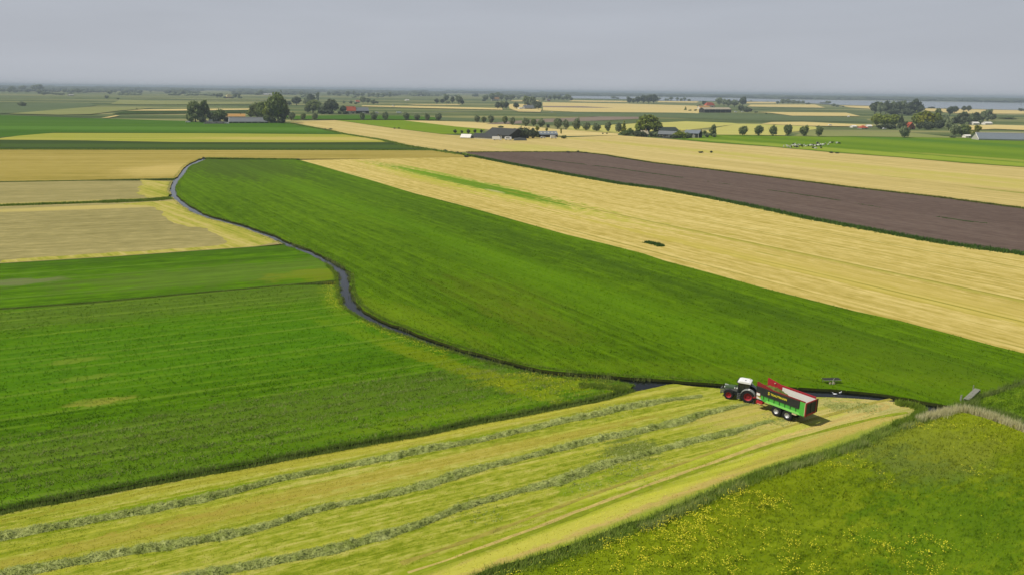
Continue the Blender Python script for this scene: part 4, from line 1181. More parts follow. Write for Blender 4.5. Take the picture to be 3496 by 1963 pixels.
# --- trailer: x forward, y to the left, which is the side the camera sees
trl = empty('forage_trailer', (41.13, 96.75, 0.0), math.atan2(0.797, -0.605))
tag(trl, 'green forage trailer with black upper sides, red rails and white inner wall behind the tractor', 'trailer')
Z0, Z1, L = 1.5, 3.5, 7.8
for s in (1, -1):
    y0, y1 = s * 1.24, s * 1.30
    body = MB().prism([(.0, 1.62), (.14, Z0), (6.55, Z0), (7.0, 1.75), (7.0, 2.38), (.92, 2.38), (.86, 3.46), (.0, 3.46)], y0, y1).build('side_wall', greenp, trl)
    MB().prism([(.7, Z0 - .02), (6.2, Z0 - .02), (6.2, Z0 + .02), (6.0, Z0 + .30), (.9, Z0 + .30), (.7, Z0 + .02)], s * 1.302, s * 1.335).build('bottom_strip', greenl, body)
    for k in range(7):
        MB().box(1.35 + k * .86, 1.42 + k * .86, min(s * 1.303, s * 1.36), max(s * 1.303, s * 1.36), 1.84, 2.36).build('rib', blackp, body)
    pan = MB().prism([(1.0, 2.36), (7.8, 2.36), (7.8, Z1), (.9, Z1), (.9, 2.5)], s * 1.305, s * 1.38).build('side_panel', blackp, trl)
    fr = MB()
    fr.box(1.0, 7.8, min(s * 1.382, s * 1.41), max(s * 1.382, s * 1.41), 3.40, 3.48).box(1.0, 7.8, min(s * 1.382, s * 1.41), max(s * 1.382, s * 1.41), 2.38, 2.44)
    for x in (1.0, 3.1, 6.1, 7.0):
        fr.box(x, x + .07, min(s * 1.382, s * 1.405), max(s * 1.382, s * 1.405), 2.44, 3.40)
    fr.build('panel_edge', gatem, pan)
    MB().prism([(7.02, 1.78), (7.55, 2.0), (7.8, 2.34), (7.02, 2.34)], s * 1.25, s * 1.32).build('corner_panel', limep, trl)
    MB().box(.02, .10, min(s * 1.30, s * 1.36), max(s * 1.30, s * 1.36), 1.7, 3.4).build('corner_post', beige, trl)
    MB().box(.1, 5.3, min(s * 1.2, s * 1.302), max(s * 1.2, s * 1.302), 3.502, 3.64 if s > 0 else 3.78).build('top_rail', redd if s > 0 else redp, trl)
    MB().prism([(5.302, 3.502), (7.8, 3.502), (7.8, 4.12), (7.6, 4.16), (5.302, 3.72)], s * 1.22, s * 1.302).build('side_plate', redd if s > 0 else redp, trl)
    MB().box(.1, 7.74, min(s * 1.20, s * 1.236), max(s * 1.20, s * 1.236), 1.6, 3.5).build('inner_wall', palep, trl)
MB().prism([(5.31, 2.9), (7.74, 2.75), (7.74, 3.6), (5.31, 3.6)], -1.195, -1.17).build('inner_plate', redp, trl)
MB().tube([(6.5, -1.16, 3.62), (6.5, -1.1, 3.72), (6.38, -1.06, 3.74)], .09, 8).build('bracket', beige, trl)
fw = MB().box(7.74, 7.80, -1.235, 1.235, 1.62, 3.05).box(7.8, 7.88, -1.0, 1.0, 2.95, 3.1)
for y in (-.9, -.3, .3, .9):
    fw.box(7.8, 7.87, y - .05, y + .05, 1.62, 2.95)
fw.build('front_wall', redd, trl)
MB().box(.1, 7.74, -1.2, 1.2, 1.5, 1.58).build('floor', greym, trl)
tg = MB().box(-.08, .02, 1.14, 1.30, Z0, 3.5).box(-.08, .02, -1.30, -1.14, Z0, 3.5).box(-.08, .02, -1.14, 1.14, 3.32, 3.5).box(-.08, .02, -1.14, 1.14, Z0, 1.76).build('tailgate', redp, trl)
for y0, y1 in ((-1.13, -.1), (.1, 1.13)):
    pn = MB().box(-.05, .0, y0, y1, 1.77, 3.31).build('gate_panel', gatem, tg)
MB().box(-.13, -.03, -.095, .095, 1.77, 3.31).build('gate_post', blackp, tg)
MB().box(-.2, -.085, -1.42, -1.30, 1.6, 3.56).build('gate_arm', blackp, tg)
for s in (1, -1):
    MB().box(-.10, -.082, s * 1.0 - .16, s * 1.0 + .16, 1.55, 1.7).build('tail_light', redd, tg)
ch = MB().box(.3, 8.3, .38, .55, 1.2, 1.48).box(.3, 8.3, -.55, -.38, 1.2, 1.48)
for x in (1.2, 3.5, 5.6, 7.2):
    ch.box(x, x + .15, -1.15, 1.15, 1.33, 1.49)
ch.box(2.55, 2.75, -.7, .7, .66, .84).box(4.3, 4.5, -.7, .7, .66, .84).bar((2.3, .5, 1.0), (4.7, .5, 1.0), .12, .3).bar((2.3, -.5, 1.0), (4.7, -.5, 1.0), .12, .3)
ch.build('chassis', blackp, trl)
MB().bar((8.3, .46, 1.3), (9.7, .1, .75), .16, .2).bar((8.3, -.46, 1.3), (9.7, -.1, .75), .16, .2).bar((9.6, 0, .74), (10.1, 0, .64), .12).build('drawbar', redd, trl)
MB().bar((8.9, .2, .9), (8.9, .2, .15), .1).box(8.8, 9.0, .1, .3, .08, .14).build('parking_jack', greym, trl)
for x in (2.65, 4.4):
    for s in (1, -1):
        wheel(trl, x, s * 1.0, .75, .62, .36, silver, s, 22)
    for s in (1, -1):
        pass
tb = MB().prism([(6.7, .95), (7.75, .78), (7.75, 1.28), (6.7, 1.36)], .72, 1.26).build('toolbox', redp, trl, bevel=.02)
MB().box(6.95, 7.5, 1.262, 1.29, .82, .9).build('toolbox_latch', beige, tb)
sg = MB().box(7.06, 7.72, 1.385, 1.40, 2.12, 2.58).build('warning_plate', redd, trl)
MB().box(7.11, 7.67, 1.402, 1.412, 2.17, 2.53).build('plate_face', whitep, sg)
MB().box(1.25, 1.95, .95, 1.28, 1.2, 1.44).build('side_lamp_box', beige, trl, bevel=.03)
MB().box(1.9, 5.2, .62, 1.30, 1.46, 1.495).build('mudguard', blackp, trl)


def lettering(txt, size, x, z, y, ext=.02):
    cu = bpy.data.curves.new('lettering', 'FONT')
    cu.body = txt
    cu.size = size
    cu.extrude = ext
    cu.space_character = 1.08
    cu.offset = .012
    o_ = bpy.data.objects.new('lettering', cu)
    COL.objects.link(o_)
    dg = bpy.context.evaluated_depsgraph_get()
    me = bpy.data.meshes.new_from_object(o_.evaluated_get(dg))
    bpy.data.objects.remove(o_)
    R_ = Matrix(((-1, 0, 0, x), (0, 0, 1, y), (0, 1, 0, z), (0, 0, 0, 1)))
    me.transform(R_)
    me.materials.clear()
    return me


pan_near = [c for c in trl.children if c.name.startswith('side_panel')][0]
lm = lettering('TRAUTMANN', .40, 5.42, 2.86, 1.395)
link('lettering', lm, yell, pan_near)
lm = lettering('S', .62, 5.86, 2.80, 1.395)
link('lettering', lm, yell, pan_near)
# heap of chopped grass lying in the trailer
lx, ly = np.meshgrid(np.linspace(2.2, 7.7, 46), np.linspace(-1.16, 1.16, 22), indexing='ij')
t_ = np.clip((lx - 2.2) / 3.6, 0, 1)
lz = 1.62 + 1.62 * (t_ * t_ * (3 - 2 * t_)) + (vnoise(lx * 3, ly * 3, 1.0) - .5) * .34 + (vnoise(lx, ly, .22) - .5) * .22 - .12 * (ly / 1.16) ** 2 - .25 * np.clip((lx - 6.6), 0, 2)
K = 22
a_, b_ = np.meshgrid(np.arange(45), np.arange(K - 1), indexing='ij')
q = (a_ * K + b_).ravel()
LV = np.stack([lx.ravel(), ly.ravel(), np.maximum(lz.ravel(), 1.6)], 1)
top = len(LV)
LV2 = LV.copy(); LV2[:, 2] = 1.585
me = np_mesh('grass_load', np.concatenate([LV, LV2]), np.concatenate([np.stack([q, q + K, q + K + 1, q + 1], 1), np.stack([q, q + 1, q + K + 1, q + K], 1) + top]))
set_attr(me, 'tint', np.tile(np.clip(vnoise(LV[:, 0], LV[:, 1], .3) * .8, 0, 1), 2))
loadm = blade_mat('chopped_grass', S(96, 112, 44), S(150, 152, 84))
ld = link('grass_load', me, loadm)
ld.location, ld.rotation_euler = trl.location, trl.rotation_euler
tag(ld, 'heap of chopped green grass lying in the front of the trailer', 'grass load')

# --- low implement on the far bank, plank bridge, two water birds
pi_ = at(2838, 1306)
imp = tag(empty('farm_implement', (pi_[0], pi_[1], 0), math.radians(4)), 'low dark farm implement with pale legs standing on the meadow bank behind the trailer', 'implement')
im = MB()
for k in range(7):
    im.box(-1.4, 1.3, -.42 + k * .13, -.33 + k * .13, .62, .68)
im.build('slatted_bed', paint('weathered_dark_wood', (.06, .062, .05), .9, .1, .4), imp)
MB().bar((-1.45, -.45, .58), (1.4, -.45, .58), .06).bar((-1.45, .5, .58), (1.4, .5, .58), .06).bar((0, -.45, .6), (.2, -.45, .95), .07).bar((-.3, -1.0, .12), (0, -.45, .6), .07).build('frame', paint('galvanised_pale', (.34, .36, .28), .6, .4, .3, .3), imp)
for x, y in ((-.6, -.5), (.3, -.5), (-1.2, .45), (1.15, .45)):
    MB().tube([(x, y, 0), (x, y, .6)], .045, 6).build('leg', greym, imp)
for x in (-.55, .0):
    MB().lathe_y([(.02, -.05), (.18, -.05), (.2, 0), (.18, .05), (.02, .05)], x, -.8, .2, 14).build('wheel', beige, imp)

ba, bb = at(3299, 1363, .3), at(3337, 1328, .3)
bd = (Vector(bb) - Vector(ba))
br = tag(empty('plank_bridge', (float((ba[0] + bb[0]) / 2), float((ba[1] + bb[1]) / 2), 0), math.atan2(bd.y, bd.x)), 'weathered grey plank bridge over the overgrown ditch at the right', 'bridge')
BL = bd.length
oldwood = paint('weathered_plank', (.26, .26, .21), .9, .1, .45, 0, 2.5)
dk = MB()
for k in range(5):
    dk.box(-BL / 2, BL / 2, -.40 + k * .16, -.26 + k * .16, .30 + .01 * (k % 2), .37 + .01 * (k % 2))
dk.build('deck', oldwood, br)
for x in (-BL / 2 + .15, BL / 2 - .2):
    MB().box(x, x + .16, -.45, .45, .14, .299).build('beam', oldwood, br)
MB().box(-BL / 2, BL / 2, -.36, -.26, .0, .135).box(-BL / 2, BL / 2, .26, .36, .0, .135).build('girder', oldwood, br)
for (x, y, h) in ((-BL / 2 - .45, .55, 1.0), (-BL / 2 - .1, .75, .8), (BL / 2 + .1, .6, .75)):
    MB().tube([(x, y, -.3), (x + .03, y, h)], [.08, .07], 7).build('post', oldwood, br)


def skin_mesh(name, pts, edges, rad, sub=1):
    """one continuous body grown round a skeleton"""
    me = bpy.data.meshes.new(name)
    me.from_pydata(pts, edges, [])
    o_ = bpy.data.objects.new(name, me)
    COL.objects.link(o_)
    md = o_.modifiers.new('skin', 'SKIN')
    for i, r in enumerate(rad):
        r = r if hasattr(r, '__len__') else (r, r)
        me.skin_vertices[0].data[i].radius = r
    me.skin_vertices[0].data[0].use_root = True
    if sub:
        sd = o_.modifiers.new('sub', 'SUBSURF')
        sd.levels = sub
    dg = bpy.context.evaluated_depsgraph_get()
    out_ = bpy.data.meshes.new_from_object(o_.evaluated_get(dg))
    out_.name = name
    bpy.data.objects.remove(o_)
    out_.polygons.foreach_set('use_smooth', [True] * len(out_.polygons))
    return out_


bw = NB('white_feathers')
bird_m = bw.fin(bw.ramp(bw.noise(bw.obj(), 5.0, 2), [(.35, (.42, .44, .46)), (.62, (.8, .8, .78))]), .8, .1)
bird_me = skin_mesh('bird', [(0, 0, .1), (-.16, 0, .14), (-.27, 0, .2), (.14, 0, .13), (.22, 0, .24), (.25, 0, .34), (.32, 0, .34), (.38, 0, .325)],
                    [(0, 1), (1, 2), (0, 3), (3, 4), (4, 5), (5, 6), (6, 7)], [(.13, .12), (.11, .09), (.03, .02), (.1, .1), (.045, .045), (.05, .05), (.03, .025), (.014, .01)])
b1 = at(2850, 1347, -.38)
b2 = at(2868, 1342, -.38)
for (b_, rz, lb, sc) in ((b1, 2.9, 'white water bird floating on the creek, nearer the mown bank', 1.25), (b2, .5, 'white water bird floating on the creek, nearer the meadow bank', 1.05)):
    o = link('water_bird', bird_me, bird_m)
    o.location, o.rotation_euler, o.scale = (b_[0], b_[1], -.42), (0, 0, rz), (sc, sc, sc)
    tag(o, lb, 'bird', 'water birds on the creek')
# ------------------------------------------------------------------ trees
def leaf_mat(name, c0, c1):
    b = NB(name)
    n = b.noise(b.obj(), 3.2, 2)
    col = b.mix(b.math('ADD', b.math('MULTIPLY', b.attr('tint'), 0.8), b.math('MULTIPLY', b.math('SUBTRACT', n, 0.5), 1.4), clamp=True), c0, c1)
    tr = b.n("ShaderNodeBsdfTranslucent")
    b.put(tr.inputs[0], col)
    ms = b.n("ShaderNodeMixShader")
    ms.inputs[0].default_value = 0.3
    b.fin(col, 0.7, 0.15)
    b.t.links.new(b.b.outputs[0], ms.inputs[1])
    b.t.links.new(tr.outputs[0], ms.inputs[2])
    b.t.links.new(ms.outputs[0], b.out.inputs[0])
    return b.m


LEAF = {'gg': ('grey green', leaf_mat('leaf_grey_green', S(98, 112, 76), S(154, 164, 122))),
        'dk': ('dark green', leaf_mat('leaf_dark_green', S(64, 76, 52), S(112, 122, 86))),
        'md': ('mid green', leaf_mat('leaf_mid_green', S(82, 100, 52), S(132, 146, 80))),
        'ol': ('olive green', leaf_mat('leaf_olive', S(94, 110, 36), S(150, 160, 62))),
        'lt': ('light green', leaf_mat('leaf_light_green', S(94, 110, 62), S(146, 156, 96))),
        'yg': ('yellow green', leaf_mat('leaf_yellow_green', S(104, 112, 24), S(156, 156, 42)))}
bark = paint('bark', (.06, .05, .038), .95, .05, .4, 0, 6)


def blobs_mesh(name, blobs, n, size, seed, up=0.0, cone=None):
    r = np.random.default_rng(seed)
    B = np.array([b[:6] for b in blobs])
    vol = B[:, 3] * B[:, 4] * B[:, 5]
    k = r.choice(len(B), n, p=vol / vol.sum())
    d = r.normal(size=(n, 3))
    d /= np.linalg.norm(d, axis=1)[:, None]
    rad = (0.45 + 0.55 * r.random(n) ** 0.55) * (1 + 0.14 * r.normal(size=n))
    c = B[k, :3] + d * rad[:, None] * B[k, 3:6]
    c[:, 2] = np.maximum(c[:, 2], 0.015)
    nrm = d + r.normal(size=(n, 3)) * 0.55 + [0, 0, 0.25]
    nrm /= np.linalg.norm(nrm, axis=1)[:, None]
    ref = r.normal(size=(n, 3))
    a = np.cross(nrm, ref); a /= np.linalg.norm(a, axis=1)[:, None]
    b = np.cross(nrm, a)
    s = 1.12 * size * (0.6 + 0.8 * r.random(n))[:, None]
    e = (0.75 + 0.5 * r.random(n))[:, None]
    if up:
        b = b + [0, 0, up]; e = e * 1.2
    bend = nrm * s * 0.35
    V = np.stack([c - a * s - b * s * e * .6, c + a * s * .9 - b * s * e * .8, c + a * s * .7 + b * s * e + bend, c - a * s * .8 + b * s * e * .7], 1)
    me = np_mesh(name, V.reshape(-1, 3), np.arange(n * 4).reshape(-1, 4))
    tint = np.clip(0.25 + 0.5 * r.random(len(B))[k] + 0.3 * (r.random(n) - .3), 0, 1)
    set_attr(me, 'tint', np.repeat(tint, 4))
    return me


def tree_proto(kind, seed):
    r = np.random.default_rng(seed)
    J = lambda s: float(r.normal(0, s))
    T = MB()
    if kind == 'pollard':
        T.tube([(0, 0, 0), (J(.01), 0, .12), (J(.015), J(.015), .27)], [.055, .045, .06], 7)
        for i in range(7):
            a = i * .9 + J(.2)
            T.tube([(0, 0, .25), (.16 * math.cos(a), .16 * math.sin(a), .48), (.24 * math.cos(a), .24 * math.sin(a), .74)], [.02, .012, .005], 5)
        bl = [(J(.04), J(.04), .52, .38 + J(.02), .38, .43)] + [(.26 * math.cos(i * .9 + J(.3)), .24 * math.sin(i * .9 + J(.3)), .54 + J(.09), .22 + J(.02), .22, .30 + J(.04)) for i in range(7)] + [(J(.07), J(.07), .82, .2, .2, .17)]
        cm = blobs_mesh('crown', bl, 1300, .034, seed, up=.5)
    elif kind == 'round':
        T.tube([(0, 0, 0), (J(.015), 0, .16), (J(.02), J(.02), .5)], [.045, .035, .02], 7)
        for i in range(5):
            a = i * 1.26 + J(.2)
            T.tube([(0, 0, .2), (.2 * math.cos(a), .2 * math.sin(a), .45), (.3 * math.cos(a), .3 * math.sin(a), .68)], [.022, .014, .006], 5)
        bl = [(0, 0, .58, .38, .38, .38)] + [(.3 * math.cos(i * 1.05 + J(.2)), .3 * math.sin(i * 1.05 + J(.2)), .45 + .25 * r.random(), .19 + J(.03), .19, .19 + J(.03)) for i in range(7)] + [(J(.12), J(.12), .86, .19, .19, .14)]
        cm = blobs_mesh('crown', bl, 1500, .038, seed)
    elif kind == 'tall':
        T.tube([(0, 0, 0), (J(.02), 0, .3), (J(.04), J(.04), .85)], [.04, .03, .012], 7)
        for i in range(7):
            a = i * 2.2 + J(.3)
            z = .25 + i * .08
            T.tube([(0, 0, z), (.22 * math.cos(a), .22 * math.sin(a), z + .14), (.3 * math.cos(a), .3 * math.sin(a), z + .28)], [.016, .01, .005], 5)
        bl = []
        for i in range(13):
            z = .16 + .74 * i / 12
            wz = .37 * (1 - ((z - .5) / .62) ** 2) + .04
            a = i * 2.4 + J(.5)
            bl.append((wz * .8 * math.cos(a), wz * .8 * math.sin(a), z, .19 + J(.03), .19 + J(.03), .13 + J(.02)))
        bl.append((J(.04), J(.04), .9, .16, .16, .1))
        cm = blobs_mesh('crown', bl, 1700, .034, seed)
    elif kind == 'slim':
        T.tube([(0, 0, 0), (J(.02), 0, .4), (0, 0, .9)], [.06, .045, .015], 6)
        bl = [(J(.09), J(.09), .16 + .74 * i / 8, .30 * (1 - .5 * abs(i / 8 - .45)), .3, .13) for i in range(9)]
        cm = blobs_mesh('crown', bl, 1000, .045, seed, up=.3)
    elif kind == 'spread':
        T.tube([(0, 0, 0), (J(.01), 0, .2)], [.05, .04], 8)
        for i in range(8):
            a = i * .8 + J(.15)
            q_ = .30 + .08 * r.random()
            T.tube([(0, 0, .15), (.5 * q_ * math.cos(a), .5 * q_ * math.sin(a), .45), (q_ * math.cos(a), q_ * math.sin(a), .8)], [.03, .02, .007], 6)
        bl = []
        for i in range(20):
            a = i * 2.4
            q_ = .40 * math.sqrt((i + .5) / 20)
            bl.append((q_ * math.cos(a), q_ * math.sin(a), .84 - .5 * (q_ / .42) ** 2 + J(.04), .14 + J(.02), .14 + J(.02), .12 + J(.02)))
        for i in range(9):
            a = i * .7
            bl.append((.38 * math.cos(a), .38 * math.sin(a), .26 + .16 * r.random(), .12, .12, .13))
        cm = blobs_mesh('crown', bl, 2600, .026, seed)
    elif kind == 'conifer':
        T.tube([(0, 0, 0), (0, 0, .9)], [.05, .01], 6)
        bl = [(J(.05), J(.05), .1 + .82 * i / 9, .40 * (1 - .92 * i / 9) + .04, .40 * (1 - .92 * i / 9) + .04, .08) for i in range(10)]
        cm = blobs_mesh('crown', bl, 1000, .045, seed)
    else:  # bush
        for i in range(5):
            a = i * 1.3
            T.tube([(0, 0, 0), (.15 * math.cos(a), .15 * math.sin(a), .35), (.26 * math.cos(a), .26 * math.sin(a), .6)], [.02, .014, .006], 5)
        bl = [(0, 0, .45, .36, .36, .42)] + [(.33 * math.cos(i * .9 + J(.2)), .33 * math.sin(i * .9 + J(.2)), .28 + .3 * r.random(), .18, .18, .22) for i in range(8)] + [(J(.15), J(.1), .8, .16, .16, .17)]
        cm = blobs_mesh('crown', bl, 1200, .042, seed)
    tm = bpy.data.meshes.new('trunk')
    tm.from_pydata(T.v, [], T.f)
    tm.materials.append(bark)
    cm.materials.append(LEAF['md'][1])
    return tm, cm


PROTO = {}
KW = {'pollard': 'pollard willow', 'round': 'round tree', 'tall': 'tall tree', 'slim': 'slim tree', 'spread': 'spreading tree', 'conifer': 'conical tree', 'bush': 'bush'}
NM = {'pollard': 'pollard_willow', 'round': 'tree', 'tall': 'tree', 'slim': 'tree', 'spread': 'tree', 'conifer': 'conifer', 'bush': 'bush'}
ORD = ['', 'second', 'third', 'fourth', 'fifth', 'sixth', 'seventh', 'eighth', 'ninth', 'tenth', 'eleventh', 'twelfth', 'thirteenth', 'fourteenth', 'fifteenth', 'sixteenth', 'seventeenth', 'eighteenth', 'nineteenth']


def tree(x, base, topy, wpx, kind, col, label, group):
    p = at(x, base)
    m = depth(p) / F
    H, W_ = (base - topy) * m, wpx * m
    if kind == 'pollard': H, W_ = H * (.98 + .16 * random.random()), W_ * (1.05 + .25 * random.random())
    if kind not in PROTO:
        PROTO[kind] = [tree_proto(kind, 100 * len(PROTO) + k) for k in range(5)]
    tm, cm = random.choice(PROTO[kind])
    o = empty(NM[kind], (p[0], p[1], 0.0), random.random() * 6.28)
    o.scale = (W_, W_, H)
    tag(o, label, 'bush' if kind == 'bush' else 'tree', group)
    link('stem' if kind == 'bush' else 'trunk', tm, None, o)
    c = link('foliage' if kind == 'bush' else 'crown', cm, None, o)
    c.material_slots[0].link = 'OBJECT'
    c.material_slots[0].material = LEAF[col][1]
    return o


def ordinal(i, n):
    if n == 1: return ''
    if i == 0: return 'leftmost '
    if i == n - 1: return 'rightmost '
    if i < (n + 1) // 2: return ORD[i] + ' from the left '
    j = n - 1 - i
    return ORD[j] + ' from the right '


def clump(phrase, group, items):
    items = sorted(items, key=lambda t: t[0])
    for i, (x, b, t, w_, k, c) in enumerate(items):
        tree(x, b, t, w_, k, c, f"{LEAF[c][0]} {KW[k]}, {ordinal(i, len(items))}{phrase}", group)


G = 'trees around the farms'
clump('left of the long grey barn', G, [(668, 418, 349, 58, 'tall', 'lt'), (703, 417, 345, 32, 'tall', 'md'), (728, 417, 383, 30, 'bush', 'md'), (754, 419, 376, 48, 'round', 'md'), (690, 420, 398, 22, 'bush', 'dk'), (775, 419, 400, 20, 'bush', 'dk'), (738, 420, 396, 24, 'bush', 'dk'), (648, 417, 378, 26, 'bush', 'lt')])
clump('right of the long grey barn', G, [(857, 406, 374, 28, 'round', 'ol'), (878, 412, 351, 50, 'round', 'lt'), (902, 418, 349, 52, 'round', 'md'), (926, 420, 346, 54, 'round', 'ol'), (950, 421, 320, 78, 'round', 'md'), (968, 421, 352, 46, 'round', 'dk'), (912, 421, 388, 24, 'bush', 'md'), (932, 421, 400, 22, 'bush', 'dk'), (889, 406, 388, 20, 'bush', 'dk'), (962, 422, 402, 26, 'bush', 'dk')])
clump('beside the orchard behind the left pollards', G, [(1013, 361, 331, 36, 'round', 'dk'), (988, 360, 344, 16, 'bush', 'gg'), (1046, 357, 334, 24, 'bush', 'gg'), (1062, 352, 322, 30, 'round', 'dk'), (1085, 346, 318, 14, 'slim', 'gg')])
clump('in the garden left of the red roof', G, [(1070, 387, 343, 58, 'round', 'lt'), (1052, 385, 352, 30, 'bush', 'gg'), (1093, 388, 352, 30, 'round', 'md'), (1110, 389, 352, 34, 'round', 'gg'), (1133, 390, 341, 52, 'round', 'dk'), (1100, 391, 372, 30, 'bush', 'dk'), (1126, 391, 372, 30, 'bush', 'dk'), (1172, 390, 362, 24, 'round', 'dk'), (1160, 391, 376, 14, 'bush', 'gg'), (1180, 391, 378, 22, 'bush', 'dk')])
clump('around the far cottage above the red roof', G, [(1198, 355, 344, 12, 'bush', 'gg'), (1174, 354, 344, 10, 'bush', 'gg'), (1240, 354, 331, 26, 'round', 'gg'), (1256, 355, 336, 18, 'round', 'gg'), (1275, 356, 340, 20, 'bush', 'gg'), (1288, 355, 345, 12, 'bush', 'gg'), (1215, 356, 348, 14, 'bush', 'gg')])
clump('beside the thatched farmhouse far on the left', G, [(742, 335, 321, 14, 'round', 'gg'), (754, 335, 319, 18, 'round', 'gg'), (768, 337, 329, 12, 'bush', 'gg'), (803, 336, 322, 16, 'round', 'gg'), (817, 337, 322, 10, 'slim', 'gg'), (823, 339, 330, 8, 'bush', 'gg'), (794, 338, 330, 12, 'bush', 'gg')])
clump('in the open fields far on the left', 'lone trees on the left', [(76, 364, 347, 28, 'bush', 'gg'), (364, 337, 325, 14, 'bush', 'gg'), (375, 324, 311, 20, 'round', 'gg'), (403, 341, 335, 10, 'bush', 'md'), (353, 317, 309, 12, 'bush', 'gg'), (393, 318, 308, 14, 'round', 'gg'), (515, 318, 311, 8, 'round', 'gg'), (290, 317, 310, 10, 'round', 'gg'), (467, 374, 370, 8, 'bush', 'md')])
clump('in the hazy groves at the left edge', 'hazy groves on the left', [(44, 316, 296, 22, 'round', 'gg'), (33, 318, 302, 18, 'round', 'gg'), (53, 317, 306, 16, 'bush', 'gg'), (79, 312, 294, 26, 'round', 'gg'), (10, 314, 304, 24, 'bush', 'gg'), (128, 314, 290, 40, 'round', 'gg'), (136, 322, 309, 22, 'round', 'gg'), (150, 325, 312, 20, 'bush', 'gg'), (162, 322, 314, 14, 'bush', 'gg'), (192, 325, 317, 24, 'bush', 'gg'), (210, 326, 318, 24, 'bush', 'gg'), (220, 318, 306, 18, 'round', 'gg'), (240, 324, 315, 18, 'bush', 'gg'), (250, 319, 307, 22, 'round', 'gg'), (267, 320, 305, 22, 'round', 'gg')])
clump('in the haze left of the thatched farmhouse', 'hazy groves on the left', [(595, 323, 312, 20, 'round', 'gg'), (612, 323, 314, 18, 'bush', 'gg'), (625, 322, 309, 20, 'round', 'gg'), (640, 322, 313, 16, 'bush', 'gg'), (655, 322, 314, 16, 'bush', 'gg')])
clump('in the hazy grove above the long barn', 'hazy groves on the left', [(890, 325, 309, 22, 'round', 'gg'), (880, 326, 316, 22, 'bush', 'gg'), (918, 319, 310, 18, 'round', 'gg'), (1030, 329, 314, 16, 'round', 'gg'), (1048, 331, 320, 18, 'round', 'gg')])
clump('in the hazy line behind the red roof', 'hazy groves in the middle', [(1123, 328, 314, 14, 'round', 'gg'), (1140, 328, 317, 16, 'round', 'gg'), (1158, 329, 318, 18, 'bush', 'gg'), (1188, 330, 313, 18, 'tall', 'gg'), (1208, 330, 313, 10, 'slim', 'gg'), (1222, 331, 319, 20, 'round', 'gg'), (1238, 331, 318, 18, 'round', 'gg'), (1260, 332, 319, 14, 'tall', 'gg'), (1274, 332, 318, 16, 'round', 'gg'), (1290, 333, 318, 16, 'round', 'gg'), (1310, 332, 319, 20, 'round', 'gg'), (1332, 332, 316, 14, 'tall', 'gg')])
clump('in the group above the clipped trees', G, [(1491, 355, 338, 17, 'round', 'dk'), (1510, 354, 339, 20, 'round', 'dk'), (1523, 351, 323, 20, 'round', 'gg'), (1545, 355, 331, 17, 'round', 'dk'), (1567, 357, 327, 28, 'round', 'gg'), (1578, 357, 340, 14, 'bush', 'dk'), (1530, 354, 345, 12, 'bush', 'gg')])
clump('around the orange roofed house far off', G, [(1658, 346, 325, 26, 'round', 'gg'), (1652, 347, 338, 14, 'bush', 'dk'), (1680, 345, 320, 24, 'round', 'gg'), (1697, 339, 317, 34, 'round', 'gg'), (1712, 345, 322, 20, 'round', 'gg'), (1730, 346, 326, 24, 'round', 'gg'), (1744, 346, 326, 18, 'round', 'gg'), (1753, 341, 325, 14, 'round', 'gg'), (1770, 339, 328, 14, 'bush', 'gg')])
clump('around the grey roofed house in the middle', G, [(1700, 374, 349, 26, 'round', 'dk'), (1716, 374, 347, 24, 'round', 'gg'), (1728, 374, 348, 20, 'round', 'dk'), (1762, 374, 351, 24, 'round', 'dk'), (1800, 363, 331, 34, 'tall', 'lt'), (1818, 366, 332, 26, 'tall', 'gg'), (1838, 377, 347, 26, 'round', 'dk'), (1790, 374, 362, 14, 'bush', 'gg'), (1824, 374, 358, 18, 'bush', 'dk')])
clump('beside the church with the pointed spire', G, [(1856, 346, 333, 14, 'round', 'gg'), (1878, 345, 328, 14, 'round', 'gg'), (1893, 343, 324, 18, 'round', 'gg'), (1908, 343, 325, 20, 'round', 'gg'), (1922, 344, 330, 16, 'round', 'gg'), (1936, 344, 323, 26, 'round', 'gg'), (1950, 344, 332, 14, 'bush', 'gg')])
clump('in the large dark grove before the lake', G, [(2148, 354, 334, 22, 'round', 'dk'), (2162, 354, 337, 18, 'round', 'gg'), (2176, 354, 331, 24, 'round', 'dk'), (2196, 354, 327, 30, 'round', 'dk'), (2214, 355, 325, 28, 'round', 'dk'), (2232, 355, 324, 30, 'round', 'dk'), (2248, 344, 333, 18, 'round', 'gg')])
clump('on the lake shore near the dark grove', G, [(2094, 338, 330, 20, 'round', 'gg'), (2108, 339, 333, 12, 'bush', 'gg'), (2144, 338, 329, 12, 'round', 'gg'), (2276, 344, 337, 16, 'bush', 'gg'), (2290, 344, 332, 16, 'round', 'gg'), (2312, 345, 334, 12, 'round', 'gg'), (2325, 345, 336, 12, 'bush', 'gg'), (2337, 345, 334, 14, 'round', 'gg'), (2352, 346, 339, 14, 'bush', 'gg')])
clump('around the farm with orange and red roofs', G, [(2404, 362, 346, 20, 'round', 'dk'), (2387, 366, 356, 14, 'bush', 'gg'), (2455, 360, 335, 30, 'round', 'gg'), (2472, 362, 340, 20, 'round', 'gg'), (2486, 366, 341, 26, 'round', 'gg'), (2508, 366, 342, 28, 'round', 'gg'), (2535, 364, 332, 28, 'round', 'dk'), (2530, 380, 358, 22, 'bush', 'dk'), (2550, 384, 366, 36, 'bush', 'dk'), (2580, 386, 380, 14, 'bush', 'gg'), (2340, 378, 364, 10, 'conifer', 'ol'), (2374, 380, 374, 10, 'bush', 'md'), (2355, 380, 375, 12, 'bush', 'md'), (2616, 390, 386, 8, 'bush', 'md')])
